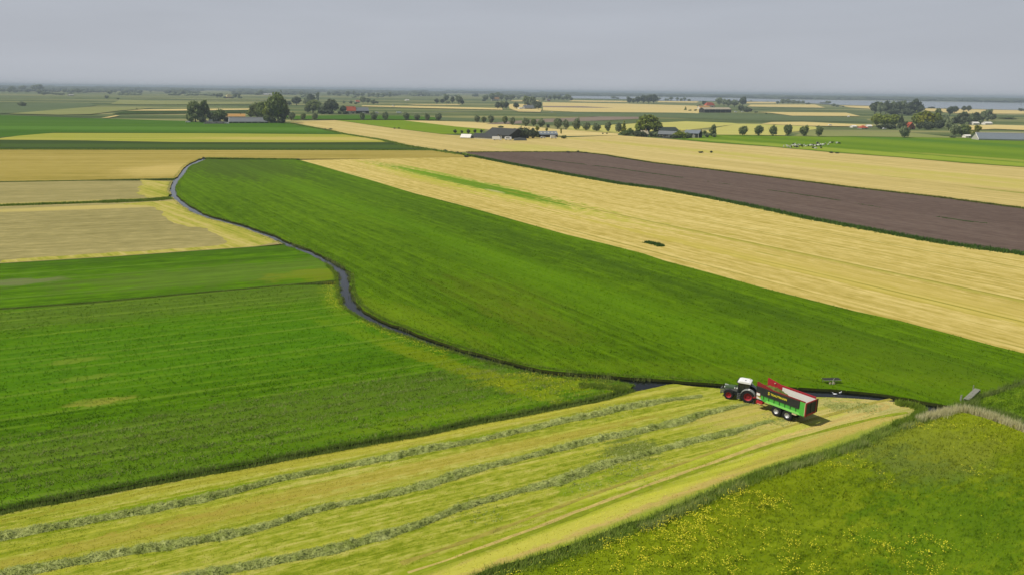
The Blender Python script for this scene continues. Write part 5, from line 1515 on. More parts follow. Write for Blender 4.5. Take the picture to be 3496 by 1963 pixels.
clump('in the small grove before the lake', G, [(2655, 356, 346, 12, 'round', 'gg'), (2673, 356, 340, 22, 'round', 'gg'), (2690, 356, 339, 18, 'round', 'gg'), (2708, 356, 343, 22, 'round', 'gg'), (2725, 356, 345, 20, 'round', 'gg'), (2741, 356, 345, 14, 'round', 'gg'), (2757, 358, 351, 18, 'bush', 'gg')])
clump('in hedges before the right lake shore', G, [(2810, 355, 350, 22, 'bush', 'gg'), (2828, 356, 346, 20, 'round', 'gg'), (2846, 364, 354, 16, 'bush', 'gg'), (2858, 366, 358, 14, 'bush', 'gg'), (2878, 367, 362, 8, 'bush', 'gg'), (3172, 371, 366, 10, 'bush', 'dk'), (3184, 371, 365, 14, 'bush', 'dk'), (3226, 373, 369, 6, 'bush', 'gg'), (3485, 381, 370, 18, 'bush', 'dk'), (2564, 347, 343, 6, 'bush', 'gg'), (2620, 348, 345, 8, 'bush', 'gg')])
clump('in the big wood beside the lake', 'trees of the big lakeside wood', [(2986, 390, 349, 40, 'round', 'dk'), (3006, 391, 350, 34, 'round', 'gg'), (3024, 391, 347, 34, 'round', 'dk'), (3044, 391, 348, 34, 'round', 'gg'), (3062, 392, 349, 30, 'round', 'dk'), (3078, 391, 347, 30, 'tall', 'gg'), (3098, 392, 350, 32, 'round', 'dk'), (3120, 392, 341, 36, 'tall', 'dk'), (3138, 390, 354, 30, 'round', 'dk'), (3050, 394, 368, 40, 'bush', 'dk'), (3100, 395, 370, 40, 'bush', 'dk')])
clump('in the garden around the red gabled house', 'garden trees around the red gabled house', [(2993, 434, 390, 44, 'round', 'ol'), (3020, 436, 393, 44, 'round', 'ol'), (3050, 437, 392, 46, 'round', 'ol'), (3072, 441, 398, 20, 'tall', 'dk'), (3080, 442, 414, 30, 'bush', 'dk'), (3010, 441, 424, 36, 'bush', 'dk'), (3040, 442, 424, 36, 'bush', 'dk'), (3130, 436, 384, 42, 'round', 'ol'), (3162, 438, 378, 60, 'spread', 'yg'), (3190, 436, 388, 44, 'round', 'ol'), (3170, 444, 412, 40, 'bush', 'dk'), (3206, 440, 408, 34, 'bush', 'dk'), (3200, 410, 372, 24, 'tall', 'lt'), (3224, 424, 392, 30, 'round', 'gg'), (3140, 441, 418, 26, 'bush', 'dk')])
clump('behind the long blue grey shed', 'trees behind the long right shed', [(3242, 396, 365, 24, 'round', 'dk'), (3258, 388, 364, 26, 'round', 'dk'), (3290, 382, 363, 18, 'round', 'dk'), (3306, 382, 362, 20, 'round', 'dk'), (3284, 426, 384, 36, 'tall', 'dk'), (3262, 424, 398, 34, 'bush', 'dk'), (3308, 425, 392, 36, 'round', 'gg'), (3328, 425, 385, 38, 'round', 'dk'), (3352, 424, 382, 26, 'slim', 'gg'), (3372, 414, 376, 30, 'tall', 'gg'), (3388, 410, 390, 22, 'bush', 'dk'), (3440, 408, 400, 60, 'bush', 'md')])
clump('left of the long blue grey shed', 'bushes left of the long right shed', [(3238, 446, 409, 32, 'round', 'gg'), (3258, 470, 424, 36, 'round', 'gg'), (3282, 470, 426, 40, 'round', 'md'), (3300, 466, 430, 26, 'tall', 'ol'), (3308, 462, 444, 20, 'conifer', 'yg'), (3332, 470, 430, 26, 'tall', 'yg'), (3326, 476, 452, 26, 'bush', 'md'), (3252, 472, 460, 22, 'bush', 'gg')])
E1 = 'pollard willows along the country road'
clump('in the pollard trio left of the grove', E1, [(995, 412, 383, 20, 'pollard', 'gg'), (1036, 411, 389, 16, 'pollard', 'lt'), (1075, 411, 385, 22, 'pollard', 'gg')])
clump('in the row behind the lime green wedge', E1, [(1237, 411, 387, 17, 'pollard', 'gg'), (1277, 411, 388, 21, 'pollard', 'gg'), (1315, 411, 385, 22, 'pollard', 'gg'), (1387, 411, 387, 22, 'pollard', 'gg'), (1424, 412, 391, 22, 'pollard', 'gg'), (1459, 413, 390, 19, 'pollard', 'gg'), (1498, 413, 390, 20, 'pollard', 'gg')])
clump('in the row behind the dark barn', E1, [(1629, 419, 394, 19, 'pollard', 'gg'), (1652, 420, 398, 17, 'pollard', 'lt'), (1676, 422, 398, 21, 'pollard', 'gg'), (1724, 425, 400, 20, 'pollard', 'lt'), (1748, 428, 401, 21, 'pollard', 'gg'), (1795, 432, 407, 25, 'pollard', 'gg'), (1821, 431, 409, 18, 'pollard', 'lt'), (1846, 435, 410, 26, 'pollard', 'gg'), (1871, 437, 424, 12, 'bush', 'dk')])
clump('in the row left of the spreading tree', E1, [(1903, 441, 408, 26, 'pollard', 'gg'), (1932, 442, 413, 23, 'pollard', 'gg'), (1967, 445, 410, 24, 'pollard', 'gg'), (2001, 447, 420, 26, 'pollard', 'gg'), (2036, 449, 423, 27, 'pollard', 'gg'), (2075, 451, 420, 22, 'pollard', 'gg'), (2111, 453, 424, 22, 'pollard', 'gg')])
clump('in the row above the cows', E1, [(2536, 464, 431, 27, 'pollard', 'lt'), (2590, 464, 430, 26, 'pollard', 'lt'), (2639, 465, 429, 28, 'pollard', 'lt'), (2690, 465, 428, 25, 'pollard', 'lt'), (2744, 466, 436, 29, 'pollard', 'lt'), (2796, 467, 434, 26, 'pollard', 'lt')])
clump('standing alone before the red gabled house', E1, [(3086, 472, 435, 32, 'pollard', 'gg')])
clump('beside the farm under the big spreading tree', 'trees of the farm under the spreading tree', [(2129, 452, 414, 22, 'conifer', 'yg'), (2213, 460, 392, 96, 'spread', 'ol'), (2134, 464, 447, 40, 'bush', 'md'), (2172, 467, 444, 34, 'bush', 'dk'), (2192, 468, 448, 30, 'bush', 'dk'), (2226, 468, 446, 26, 'bush', 'dk'), (2240, 469, 449, 24, 'bush', 'gg'), (2188, 458, 428, 34, 'bush', 'ol'), (2150, 461, 437, 30, 'bush', 'md'), (2320, 474, 446, 44, 'bush', 'ol'), (2346, 473, 452, 34, 'bush', 'gg'), (2300, 474, 458, 30, 'bush', 'dk'), (2390, 460, 444, 11, 'round', 'md'), (2405, 461, 447, 14, 'round', 'md'), (2432, 468, 429, 27, 'tall', 'lt'), (2414, 471, 453, 20, 'bush', 'gg'), (2438, 470, 456, 18, 'bush', 'gg'), (2256, 470, 456, 16, 'bush', 'gg')])
clump('in the clipped row beside the dark barn', 'small clipped trees beside the dark barn', [(1554, 458, 443, 13, 'round', 'dk'), (1577, 458, 446, 10, 'round', 'dk'), (1599, 459, 443, 14, 'round', 'dk'), (1621, 457, 443, 11, 'round', 'dk'), (1643, 456, 443, 11, 'round', 'dk')])
clump('in the dense dark trees beside the barn', 'dense dark trees beside the barn', [(1756, 472, 436, 34, 'bush', 'dk'), (1778, 473, 433, 40, 'bush', 'dk'), (1800, 473, 435, 38, 'bush', 'dk'), (1820, 473, 438, 32, 'bush', 'dk'), (1832, 470, 447, 18, 'bush', 'md'), (1834, 450, 432, 16, 'round', 'yg'), (1866, 451, 437, 10, 'round', 'yg'), (1915, 458, 440, 8, 'slim', 'yg'), (1710, 437, 430, 22, 'bush', 'md'), (1924, 474, 462, 22, 'bush', 'md')])
clump('along the ditches of the golden fields', 'shrubs along the ditches', [(1111, 445, 439, 10, 'bush', 'dk'), (1129, 443, 439, 14, 'bush', 'dk'), (1347, 441, 436, 8, 'bush', 'dk'), (1362, 440, 436, 8, 'bush', 'dk'), (1485, 515, 509, 16, 'bush', 'dk'), (1520, 518, 511, 14, 'bush', 'dk'), (1541, 522, 516, 12, 'bush', 'dk'), (1562, 526, 518, 16, 'bush', 'dk'), (1575, 528, 521, 14, 'bush', 'dk'), (1592, 538, 531, 16, 'bush', 'dk'), (1940, 522, 516, 12, 'bush', 'dk'), (1973, 521, 514, 10, 'bush', 'dk'), (2000, 524, 519, 10, 'bush', 'dk'), (2058, 459, 454, 6, 'bush', 'dk'), (2072, 459, 454, 6, 'bush', 'dk'), (2392, 523, 517, 18, 'bush', 'dk'), (2428, 523, 515, 10, 'bush', 'dk'), (2838, 524, 518, 14, 'bush', 'dk'), (2858, 525, 520, 14, 'bush', 'dk')])
clump('at the head of the creek', 'shrubs at the head of the creek', [(682, 549, 542, 14, 'bush', 'dk'), (696, 545, 536, 9, 'bush', 'dk'), (1018, 547, 542, 12, 'bush', 'dk')])

# far woods that read as one mass: many low crowns
def far_wood(name, spots, label, col):
    """spots (x, y, width, height) of crowns in metres"""
    r = np.random.default_rng(len(spots))
    V, T_ = [], []
    base, fc = None, None
    bm = bmesh.new()
    bmesh.ops.create_icosphere(bm, subdivisions=2, radius=1.0)
    base = np.array([v.co[:] for v in bm.verts])
    fc = np.array([[v.index for v in f.verts] for f in bm.faces])
    bm.free()
    FC = []
    for i, (x, y, w_, h_) in enumerate(spots):
        v = base * (1 + .22 * r.normal(size=(len(base), 1)))
        v = v * [w_ / 2, w_ / 2 * (.6 + .6 * r.random()), h_ * .56] + [x, y, h_ * .46]
        v[:, 2] = np.maximum(v[:, 2], .1)
        V.append(v); FC.append(fc + i * len(base)); T_.append(np.full(len(base), r.random()) * .7 + .3 * r.random(len(base)))
    me = np_mesh(name, np.concatenate(V), np.concatenate(FC))
    set_attr(me, 'tint', np.concatenate(T_))
    tag(link(name, me, LEAF[col][1]), label, 'woods', None, 'stuff')


def wood_line(x0, x1, dy, n, wr, hr, cover=.6, depth_m=300, s=90):
    """crowns along the row of pixels dy below the horizon"""
    o = []
    for i in range(n):
        x = x0 + (x1 - x0) * rng.random()
        if vnoise(x, dy * 7.7, s) > cover: continue
        p = at(x, hor(x) + dy * (.92 + .16 * rng.random()))
        k = vnoise(x + 300, dy * 3.1, 30)
        o.append((p[0], p[1] + rng.random() * depth_m, wr[0] + (wr[1] - wr[0]) * rng.random(), (hr[0] + (hr[1] - hr[0]) * rng.random()) * (.7 + .6 * k)))
    return o


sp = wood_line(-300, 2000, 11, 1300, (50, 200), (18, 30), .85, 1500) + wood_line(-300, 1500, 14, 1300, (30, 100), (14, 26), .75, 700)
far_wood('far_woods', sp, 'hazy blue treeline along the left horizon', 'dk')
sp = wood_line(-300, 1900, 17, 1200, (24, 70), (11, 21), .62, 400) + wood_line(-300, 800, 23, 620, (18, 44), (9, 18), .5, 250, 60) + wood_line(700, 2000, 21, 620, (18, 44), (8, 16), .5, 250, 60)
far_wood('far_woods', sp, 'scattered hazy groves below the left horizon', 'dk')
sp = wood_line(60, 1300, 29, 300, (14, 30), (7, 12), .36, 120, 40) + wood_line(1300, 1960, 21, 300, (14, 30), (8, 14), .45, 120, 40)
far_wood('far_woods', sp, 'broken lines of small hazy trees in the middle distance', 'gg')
sp = []
for i in range(2600):
    x = 1850 + rng.random() * 2300
    sh = np.interp(x, [1850, 1955, 2400, 2680, 3000, 3496, 4300], [327.5, 328, 333, 340, 344, 352, 366])
    t = rng.random() ** .7
    dy = (sh - hor(x)) * (1 - .72 * t)
    p = at(x, hor(x) + dy)
    sp.append((p[0], p[1], 60 + 200 * rng.random(), (12 + 14 * rng.random()) * (1.25 if t > .5 else 1)))
far_wood('far_woods', sp, 'dark wooded shore across the lake along the right horizon', 'dk')
# ------------------------------------------------------------------ buildings, vehicles, cows
def flat(name, c, rough=.8, dirt=.35, sc=.25):
    return paint(name, c, rough, .15, dirt, 0, sc)


M = {'slate': flat('slate_roof', S(112, 116, 118)), 'dark': flat('dark_roof', S(66, 68, 66)), 'dkwall': flat('dark_boards', S(52, 54, 50)), 'orange': flat('orange_tiles', S(184, 142, 82)),
     'red': flat('red_tiles', S(170, 84, 58)), 'brick': flat('brick_wall', S(140, 92, 70)), 'cream': flat('cream_wall', S(206, 200, 180)), 'white': flat('white_sheet', S(226, 222, 212), .6, .15),
     'thatch': flat('thatched_roof', S(176, 164, 110)), 'bluegrey': flat('blue_grey_sheet', S(116, 124, 130), .5), 'grey': flat('grey_wall', S(150, 150, 140)), 'pale': flat('pale_base', S(180, 178, 164)),
     'win': glass, 'beigeroof': flat('beige_roof', S(168, 158, 134)), 'green': flat('green_roof', S(56, 66, 58))}


def building(name, label, cat, x0, x1, base, eave, ridge, D, wall, roof, style='gable', wins=0, door=True, chimney=False, ridge_trim=None, group='farm buildings', base1=None, skyl=0, posts=0):
    a, b = at(x0, base), at(x1, base if base1 is None else base1)
    c = (a + b) / 2
    m = depth(c) / F
    d = b - a
    Wd = float(np.hypot(d[0], d[1]))
    he, hr = (base - eave) * m, (base - ridge) * m
    o = empty(name, (c[0], c[1], 0), math.atan2(d[1], d[0]))
    tag(o, label, cat, group)
    w2, ov = Wd / 2, .35
    he0 = he
    if style == 'gable':
        MB().add([(-w2, 0, 0), (w2, 0, 0), (w2, D, 0), (-w2, D, 0), (-w2, 0, he), (w2, 0, he), (w2, D, he), (-w2, D, he), (-w2, D / 2, hr - .15), (w2, D / 2, hr - .15)],
                 [(0, 1, 5, 4), (1, 2, 6, 9, 5), (2, 3, 7, 6), (3, 0, 4, 8, 7), (4, 5, 9, 8), (6, 7, 8, 9)]).build('wall', wall, o)
        sl = (hr - he) / (D / 2)
        r_ = MB()
        for s in (0, 1):
            y0, y1, z0 = (-ov, D / 2, he - ov * sl) if s == 0 else (D + ov, D / 2, he - ov * sl)
            r_.add([(-w2 - ov, y0, z0), (w2 + ov, y0, z0), (w2 + ov, y1, hr), (-w2 - ov, y1, hr), (-w2 - ov, y0, z0 + .25), (w2 + ov, y0, z0 + .25), (w2 + ov, y1, hr + .25), (-w2 - ov, y1, hr + .25)],
                   [(3, 2, 1, 0), (4, 5, 6, 7), (0, 1, 5, 4), (1, 2, 6, 5), (2, 3, 7, 6), (3, 0, 4, 7)])
        rf = r_.build('roof', roof, o)
        if ridge_trim:
            MB().box(-w2 - ov - .05, w2 + ov + .05, D / 2 - .5, D / 2 + .5, hr + .2, hr + .55).build('ridge_cap', ridge_trim, rf)
            MB().add([(-w2 - ov - .4, -ov, he - ov * sl + .1), (-w2 - ov - .02, -ov, he - ov * sl + .1), (-w2 - ov - .02, D / 2, hr + .3), (-w2 - ov - .4, D / 2, hr + .3), (-w2 - ov - .4, -ov, he - ov * sl - .5), (-w2 - ov - .02, -ov, he - ov * sl - .5), (-w2 - ov - .02, D / 2, hr - .3), (-w2 - ov - .4, D / 2, hr - .3)],
                     [(0, 1, 2, 3), (7, 6, 5, 4), (0, 4, 5, 1), (1, 5, 6, 2), (2, 6, 7, 3), (3, 7, 4, 0)]).build('verge_board', ridge_trim, rf)
        for k in range(skyl):
            x = -w2 + Wd * (k + .6) / (skyl + .2)
            y = D * .2
            z = he + sl * y + .3
            MB().add([(x, y, z), (x + 1.6, y, z), (x + 1.6, y + 1.8, z + 1.8 * sl), (x, y + 1.8, z + 1.8 * sl), (x, y, z - .2), (x + 1.6, y, z - .2), (x + 1.6, y + 1.8, z - .2 + 1.8 * sl), (x, y + 1.8, z - .2 + 1.8 * sl)],
                     [(0, 1, 2, 3), (7, 6, 5, 4), (0, 4, 5, 1), (1, 5, 6, 2), (2, 6, 7, 3), (3, 7, 4, 0)]).build('skylight', M['pale'], rf)
    elif style == 'front':
        MB().add([(-w2, 0, 0), (w2, 0, 0), (w2, D, 0), (-w2, D, 0), (-w2, 0, he), (w2, 0, he), (w2, D, he), (-w2, D, he), (0, 0, hr - .15), (0, D, hr - .15)],
                 [(0, 1, 5, 8, 4), (1, 2, 6, 5), (2, 3, 7, 9, 6), (3, 0, 4, 7), (4, 8, 9, 7), (5, 6, 9, 8)]).build('wall', wall, o)
        sl = (hr - he) / w2
        r_ = MB()
        for s in (-1, 1):
            x0_, z0 = s * (w2 + ov), he - ov * sl
            r_.add([(x0_, -ov, z0), (0, -ov, hr), (0, D + ov, hr), (x0_, D + ov, z0), (x0_, -ov, z0 + .3), (0, -ov, hr + .3), (0, D + ov, hr + .3), (x0_, D + ov, z0 + .3)],
                   [(3, 2, 1, 0), (4, 5, 6, 7), (0, 1, 5, 4), (1, 2, 6, 5), (2, 3, 7, 6), (3, 0, 4, 7)])
        rf = r_.build('roof', roof, o)
    else:  # hip
        MB().box(-w2, w2, 0, D, 0, he).build('wall', wall, o)
        i_ = min(D / 2, w2 * .75)
        rf = MB().add([(-w2 - ov, -ov, he - .2), (w2 + ov, -ov, he - .2), (w2 + ov, D + ov, he - .2), (-w2 - ov, D + ov, he - .2), (-w2 + i_, D / 2, hr), (w2 - i_, D / 2, hr)],
                      [(0, 1, 5, 4), (1, 2, 5), (2, 3, 4, 5), (3, 0, 4), (3, 2, 1, 0)]).build('roof', roof, o)
    for k in range(wins):
        x = -w2 + Wd * (k + .5) / wins
        ww = min(1.6, Wd / wins * .5)
        f = MB().box(x - ww / 2, x + ww / 2, -.06, -.003, he * .35, he * .8).build('window', M['cream'], o)
        MB().box(x - ww / 2 + .12, x + ww / 2 - .12, -.09, -.063, he * .35 + .12, he * .8 - .12).build('pane', glass, f)
    for k in range(posts):
        x = -w2 + Wd * k / max(posts - 1, 1)
        MB().box(x - .22, x + .22, -.2, -.003, 0, he - .3).build('post', M['pale'], o)
    if door:
        x = w2 * .35
        MB().box(x - min(1.5, w2 * .2), x + min(1.5, w2 * .2), -.08, -.003, 0.02, min(he * .85, 3.2)).build('door', M['dkwall'] if wall is not M['dkwall'] else M['grey'], o)
    if chimney:
        MB().box(w2 * .5 - .4, w2 * .5 + .4, D / 2 - .9 if style == 'gable' else D * .4, D / 2 - .2 if style == 'gable' else D * .4 + .8, hr - 1.0, hr + 1.2).build('chimney', M['brick'], rf)
    return o


building('barn', 'long low grey barn with a white ridge among trees on the left', 'barn', 783, 914, 421.5, 417, 403.5, 16, M['dkwall'], M['slate'], ridge_trim=M['white'], wins=6, door=False)
building('farmhouse', 'orange roofed farmhouse behind the long grey barn', 'house', 771, 838, 411, 399, 391, 11, M['cream'], M['orange'], wins=4, chimney=True)
building('farmhouse', 'red roofed farmhouse with a pale gable beside the grey shed', 'house', 1184, 1216, 389, 380, 366, 12, M['cream'], M['red'], wins=3, chimney=True)
building('barn', 'slate grey shed right of the red roofed farmhouse', 'barn', 1214, 1260, 389, 380, 369, 14, M['dkwall'], M['slate'], wins=0)
building('barn', 'big dark roofed barn in the middle with clipped trees beside it', 'barn', 1652, 1738, 470, 459, 438, 24, M['dkwall'], M['dark'], base1=476, wins=0)
building('shed', 'low dark lean-to at the left of the big dark barn', 'shed', 1612, 1690, 473, 468, 456, 9, M['pale'], M['dark'], base1=478, door=False)
building('barn', 'low barn with skylights right of the dense dark trees', 'barn', 1840, 1904, 470, 461, 451, 12, M['dkwall'], M['bluegrey'], skyl=5)
building('shed', 'white covered shed at the left end of the dark barn', 'shed', 1572, 1605, 473, 470, 460, 7, M['pale'], M['white'], base1=474, door=False)
building('barn', 'dark curved barn right of the big spreading tree', 'barn', 2258, 2318, 464, 448, 438, 22, M['dkwall'], M['green'], wins=0)
building('shed', 'grey roofed stable in front of the dark curved barn', 'shed', 2246, 2306, 470, 459, 449, 9, M['dkwall'], M['slate'], wins=5, base1=472)
building('barn', 'open sided grey barn at the right end of the farm', 'barn', 2334, 2384, 471, 456, 446, 14, M['dkwall'], M['bluegrey'], posts=4, base1=473)
building('cottage', 'small beige roofed cottage hidden in bushes under the spreading tree', 'house', 2192, 2214, 468, 459, 448, 8, M['grey'], M['beigeroof'], wins=2, chimney=True)
building('farmhouse', 'far orange roofed house between round trees left of the church', 'house', 1684, 1706, 345, 340, 333, 14, M['cream'], M['orange'], wins=2)
building('farmhouse', 'grey roofed house below tall light trees in the middle', 'house', 1792, 1824, 375, 370, 361, 14, M['grey'], M['slate'], wins=3, chimney=True)
building('shed', 'small white shed left of the grey roofed house', 'shed', 1773, 1784, 375, 371, 368, 8, M['white'], M['pale'], door=False)
building('barn', 'long yellow orange roof at the far farm on the right', 'barn', 2390, 2426, 374, 370, 363, 14, M['cream'], M['orange'], wins=2)
building('farmhouse', 'brick red roofed house behind the yellow orange roof', 'house', 2412, 2441, 367, 361, 351, 14, M['cream'], M['red'], style='hip', wins=2)
building('barn', 'long open dark barn with pale posts below the yellow orange roof', 'barn', 2404, 2496, 386, 375, 369, 20, M['dkwall'], M['beigeroof'], posts=6, door=False)
building('barn', 'long blue grey shed with a white ridge at the right edge', 'barn', 3342, 3600, 480, 475, 456, 18, M['pale'], M['bluegrey'], ridge_trim=M['white'], base1=485, wins=0)
building('farmhouse', 'red brick gabled house among garden trees on the right', 'house', 3098, 3124, 443, 436, 420, 12, M['brick'], M['red'], style='front', wins=2, chimney=True)
building('cottage', 'small brown roofed house left of the red gabled house', 'house', 2942, 2964, 441, 437, 430, 9, M['grey'], M['red'], style='hip', wins=1)
building('cottage', 'pink roofed house half hidden by trees on the right', 'house', 3209, 3229, 416, 410, 403, 9, M['cream'], M['red'], wins=1)
building('farmhouse', 'yellow thatched farmhouse standing alone far on the left', 'house', 775, 797, 337, 333, 323, 18, M['brick'], M['thatch'], style='hip', wins=2)
building('cottage', 'tiny red roofed cottage far above the red roofed farmhouse', 'house', 1216, 1229, 353, 349, 344, 10, M['cream'], M['red'], wins=1)
building('barn', 'far white roofed barn in the haze above the long grey barn', 'barn', 902, 933, 326, 324, 321, 14, M['grey'], M['white'], door=False)
building('barn', 'far pale roofed barn in a hazy grove at the far left', 'barn', 236, 254, 328, 326, 323, 14, M['grey'], M['pale'], door=False)
building('barn', 'long grey white barn on the hazy plain in the middle', 'barn', 1436, 1466, 329, 327.5, 326, 14, M['grey'], M['white'], door=False)
building('shed', 'white shed at the left end of the pale verge on the right', 'shed', 2911, 2925, 437, 433, 430, 6, M['white'], M['white'], door=False)
building('shed', 'white shed right of the small brown roofed house', 'shed', 2962, 2977, 437, 432, 428, 6, M['white'], M['white'], door=False)
building('shed', 'white shed with a flat roof beside the long blue grey shed', 'shed', 3297, 3318, 472, 466, 462, 6, M['white'], M['white'])
building('shed', 'left white shed behind the bushes of the long shed', 'shed', 3323, 3344, 427, 422, 418, 8, M['white'], M['white'], door=False)
building('shed', 'right white shed behind the bushes of the long shed', 'shed', 3364, 3388, 427, 422, 418, 8, M['white'], M['white'], door=False)
building('shed', 'small pale shed standing in bare fields in the middle distance', 'shed', 1386, 1398, 345, 343, 341.5, 10, M['white'], M['white'], door=False)
# church
p = at(1866, 347)
m = depth(p) / F
ch_ = tag(empty('church', (p[0], p[1], 0), 0), 'small distant church with a pointed dark spire', 'church', 'farm buildings')
tw = 4.5 * m
MB().box(-tw / 2, tw / 2, 0, tw, 0, 11 * m).build('tower', M['cream'], ch_)
MB().add([(-tw * .6, -tw * .1, 11 * m), (tw * .6, -tw * .1, 11 * m), (tw * .6, tw * 1.1, 11 * m), (-tw * .6, tw * 1.1, 11 * m), (0, tw / 2, 22 * m)], [(0, 1, 4), (1, 2, 4), (2, 3, 4), (3, 0, 4), (3, 2, 1, 0)]).build('spire', M['dark'], ch_)
MB().box(tw / 2 + .05, tw / 2 + 10 * m, tw * .0, tw * 1.2, 0, 5 * m).build('nave', M['brick'], ch_)
MB().prism([(tw / 2 + .05, 5 * m + .02), (tw / 2 + 10 * m, 5 * m + .02), (tw / 2 + 10 * m, 8 * m), (tw / 2 + .05, 8 * m)], tw * .55, tw * .65).add([(tw / 2 + .05, -.3, 5 * m), (tw / 2 + 10 * m, -.3, 5 * m), (tw / 2 + 10 * m, tw * .6, 8 * m), (tw / 2 + .05, tw * .6, 8 * m), (tw / 2 + .05, tw * 1.25, 5 * m), (tw / 2 + 10 * m, tw * 1.25, 5 * m)], [(0, 1, 2, 3), (3, 2, 5, 4)]).build('roof', M['slate'], ch_)
# silo and clamps
p = at(1733, 471)
m = depth(p) / F
sl_ = tag(empty('silo', (p[0], p[1], 0)), 'white feed silo between the dark barn and the dark trees', 'silo')
sm_ = MB()
sm_.tube([(0, 0, 1.5), (0, 0, 27 * m), (0, 0, 30 * m)], [1.5, 1.5, .3], 14).tube([(0, 0, .7), (0, 0, 1.5)], [.3, 1.5], 14)
sm_.build('tank', M['white'], sl_, smooth=False)
for k in range(4):
    MB().bar((1.2 * math.cos(k * 1.571), 1.2 * math.sin(k * 1.571), 0), (1.2 * math.cos(k * 1.571), 1.2 * math.sin(k * 1.571), 2.2), .15).build('leg', greym, sl_)


def mound(x0, x1, y, hpx, D, label):
    a, b = at(x0, y), at(x1, y)
    m = depth(a) / F
    Lm = float(np.linalg.norm(b - a))
    nx_, ny_ = 40, 10
    u, v = np.meshgrid(np.linspace(0, 1, nx_), np.linspace(0, 1, ny_), indexing='ij')
    z = hpx * m * np.minimum(1, 4 * u * (1 - u) * 2.2) * (1 - (2 * v - 1) ** 4) * (.7 + .5 * vnoise(u * Lm, v * D, 3))
    q0 = a + (b - a)
    X, Y = a[0] + (b[0] - a[0]) * u, a[1] + (b[1] - a[1]) * u + v * D
    qi, qj = np.meshgrid(np.arange(nx_ - 1), np.arange(ny_ - 1), indexing='ij')
    q = (qi * ny_ + qj).ravel()
    me = np_mesh('silage_clamp', np.stack([X.ravel(), Y.ravel(), z.ravel()], 1), np.stack([q, q + ny_, q + ny_ + 1, q + 1], 1))
    o = tag(link('silage_clamp', me, flat('clamp_sheet_' + str(int(x0)), S(74, 76, 72), .7, .7, .6)), label, 'silage clamp', 'silage clamps at the farms')
    return o


mound(690, 780, 424, 7, 8, 'low dark grey silage clamp in front of the left trees')
mound(1752, 1800, 481, 9, 7, 'low dark silage clamp in front of the dense dark trees')
mound(2262, 2296, 473, 5, 4, 'low dark heap in front of the grey roofed stable')

# vehicles: body, windows, wheels
def car_proto(name, Lc, Wc, prof, win, paintm):
    o = empty(name, (0, 0, 0))
    MB().prism(prof, -Wc / 2, Wc / 2).build('body', paintm, o, bevel=.06)
    for s in (-1, 1):
        MB().prism(win, s * (Wc / 2 + .005) - .01, s * (Wc / 2 + .005) + .01).build('side_window', glass, o)
    for x in (Lc * .3, -Lc * .3):
        for s in (-1, 1):
            MB().lathe_y([(.02, -.1), (.3, -.1), (.32, 0), (.3, .1), (.02, .1)], x, s * (Wc / 2 - .08), .32, 14).build('wheel', rubber, o)
    return o


carw = paint('car_white', (.8, .8, .8), .25, .5, .1)
cars = paint('car_silver', (.5, .52, .54), .25, .5, .1, .3)
car = car_proto('car', 4.3, 1.8, [(-2.1, .3), (2.1, .3), (2.15, .75), (1.2, .9), (.6, 1.42), (-1.2, 1.45), (-2.1, .95)], [(1.0, .92), (.55, 1.36), (-1.1, 1.38), (-1.7, .95)], carw)
van = car_proto('van', 5.6, 2.0, [(-2.8, .35), (2.8, .35), (2.8, 1.1), (2.0, 1.35), (1.5, 2.3), (-2.8, 2.4)], [(1.85, 1.35), (1.45, 2.1), (.6, 2.1), (.6, 1.35)], carw)
truck = car_proto('truck', 9.0, 2.4, [(-4.6, .8), (2.2, .8), (2.2, .5), (4.5, .5), (4.5, 1.6), (4.2, 2.8), (2.6, 2.9), (2.5, 3.5), (-4.6, 3.5)], [(4.2, 1.7), (4.0, 2.5), (3.0, 2.5), (3.0, 1.7)], carw)
carvan = car_proto('caravan', 5.2, 2.2, [(-2.5, .5), (2.5, .5), (2.75, 1.2), (2.4, 2.5), (-2.4, 2.55), (-2.7, 1.6)], [(-1.5, 1.4), (1.5, 1.4), (1.4, 2.1), (-1.4, 2.1)], carw)
USED = set()


def park(proto, x, y, rz, label, sc=1.0, z=0.06):
    o = proto if proto.name not in USED else copy_tree(proto)
    USED.add(proto.name)
    p = at(x, y)
    o.location = (p[0], p[1], z)
    o.rotation_euler = (0, 0, rz)
    o.scale = (sc, sc, sc)
    tag(o, label, proto.name.split('.')[0], 'vehicles at the farms and on the road')
    return o


park(truck, 1363, 391.5, .2, 'long white truck on the country road behind the lime green wedge', 1.0, ZF + .06)
park(car, 1885, 387, .15, 'small white car on the country road near the grey house', 1.1, ZF + .06)
park(van, 1344, 366.5, .3, 'white van on the plain above the country road', 1.3, ZF)
park(car, 1287, 390, .2, 'white car right of the slate grey shed', 1.6, ZF)
park(car, 1242, 389.5, .2, 'white car in front of the slate grey shed', 1.3, ZF)
park(truck, 1697, 480, -.15, 'white truck parked in front of the big dark barn', .95)
park(carvan, 1735, 480, -.2, 'white caravan right of the truck before the barn', 1.2)
park(car, 1854, 473, .1, 'white car parked before the low barn with skylights', 1.15)
park(van, 1890, 474, .2, 'white van parked at the right of the low barn', 1.15)
park(car, 2279, 466, .1, 'shiny white car in front of the grey roofed stable', .9)
park(car, 2535, 386, .1, 'white car by the dark bush at the far right farm', 1.3, ZF)
park(van, 2512, 387, .1, 'pale van beside the long open dark barn', 1.2, ZF)
park(car, 642, 420, .1, 'white car at the left end of the left farm trees', 1.3)
park(car, 704, 417, .1, 'silver white car behind the silage clamp on the left', 1.2)
park(truck, 724, 418, .05, 'white truck behind the silage clamp on the left', .9)
park(car, 775, 424, .1, 'pale car at the left corner of the long grey barn', 1.2)
park(car, 2834, 433, .05, 'white car at the left end of the pale verge', 1.2, ZF)
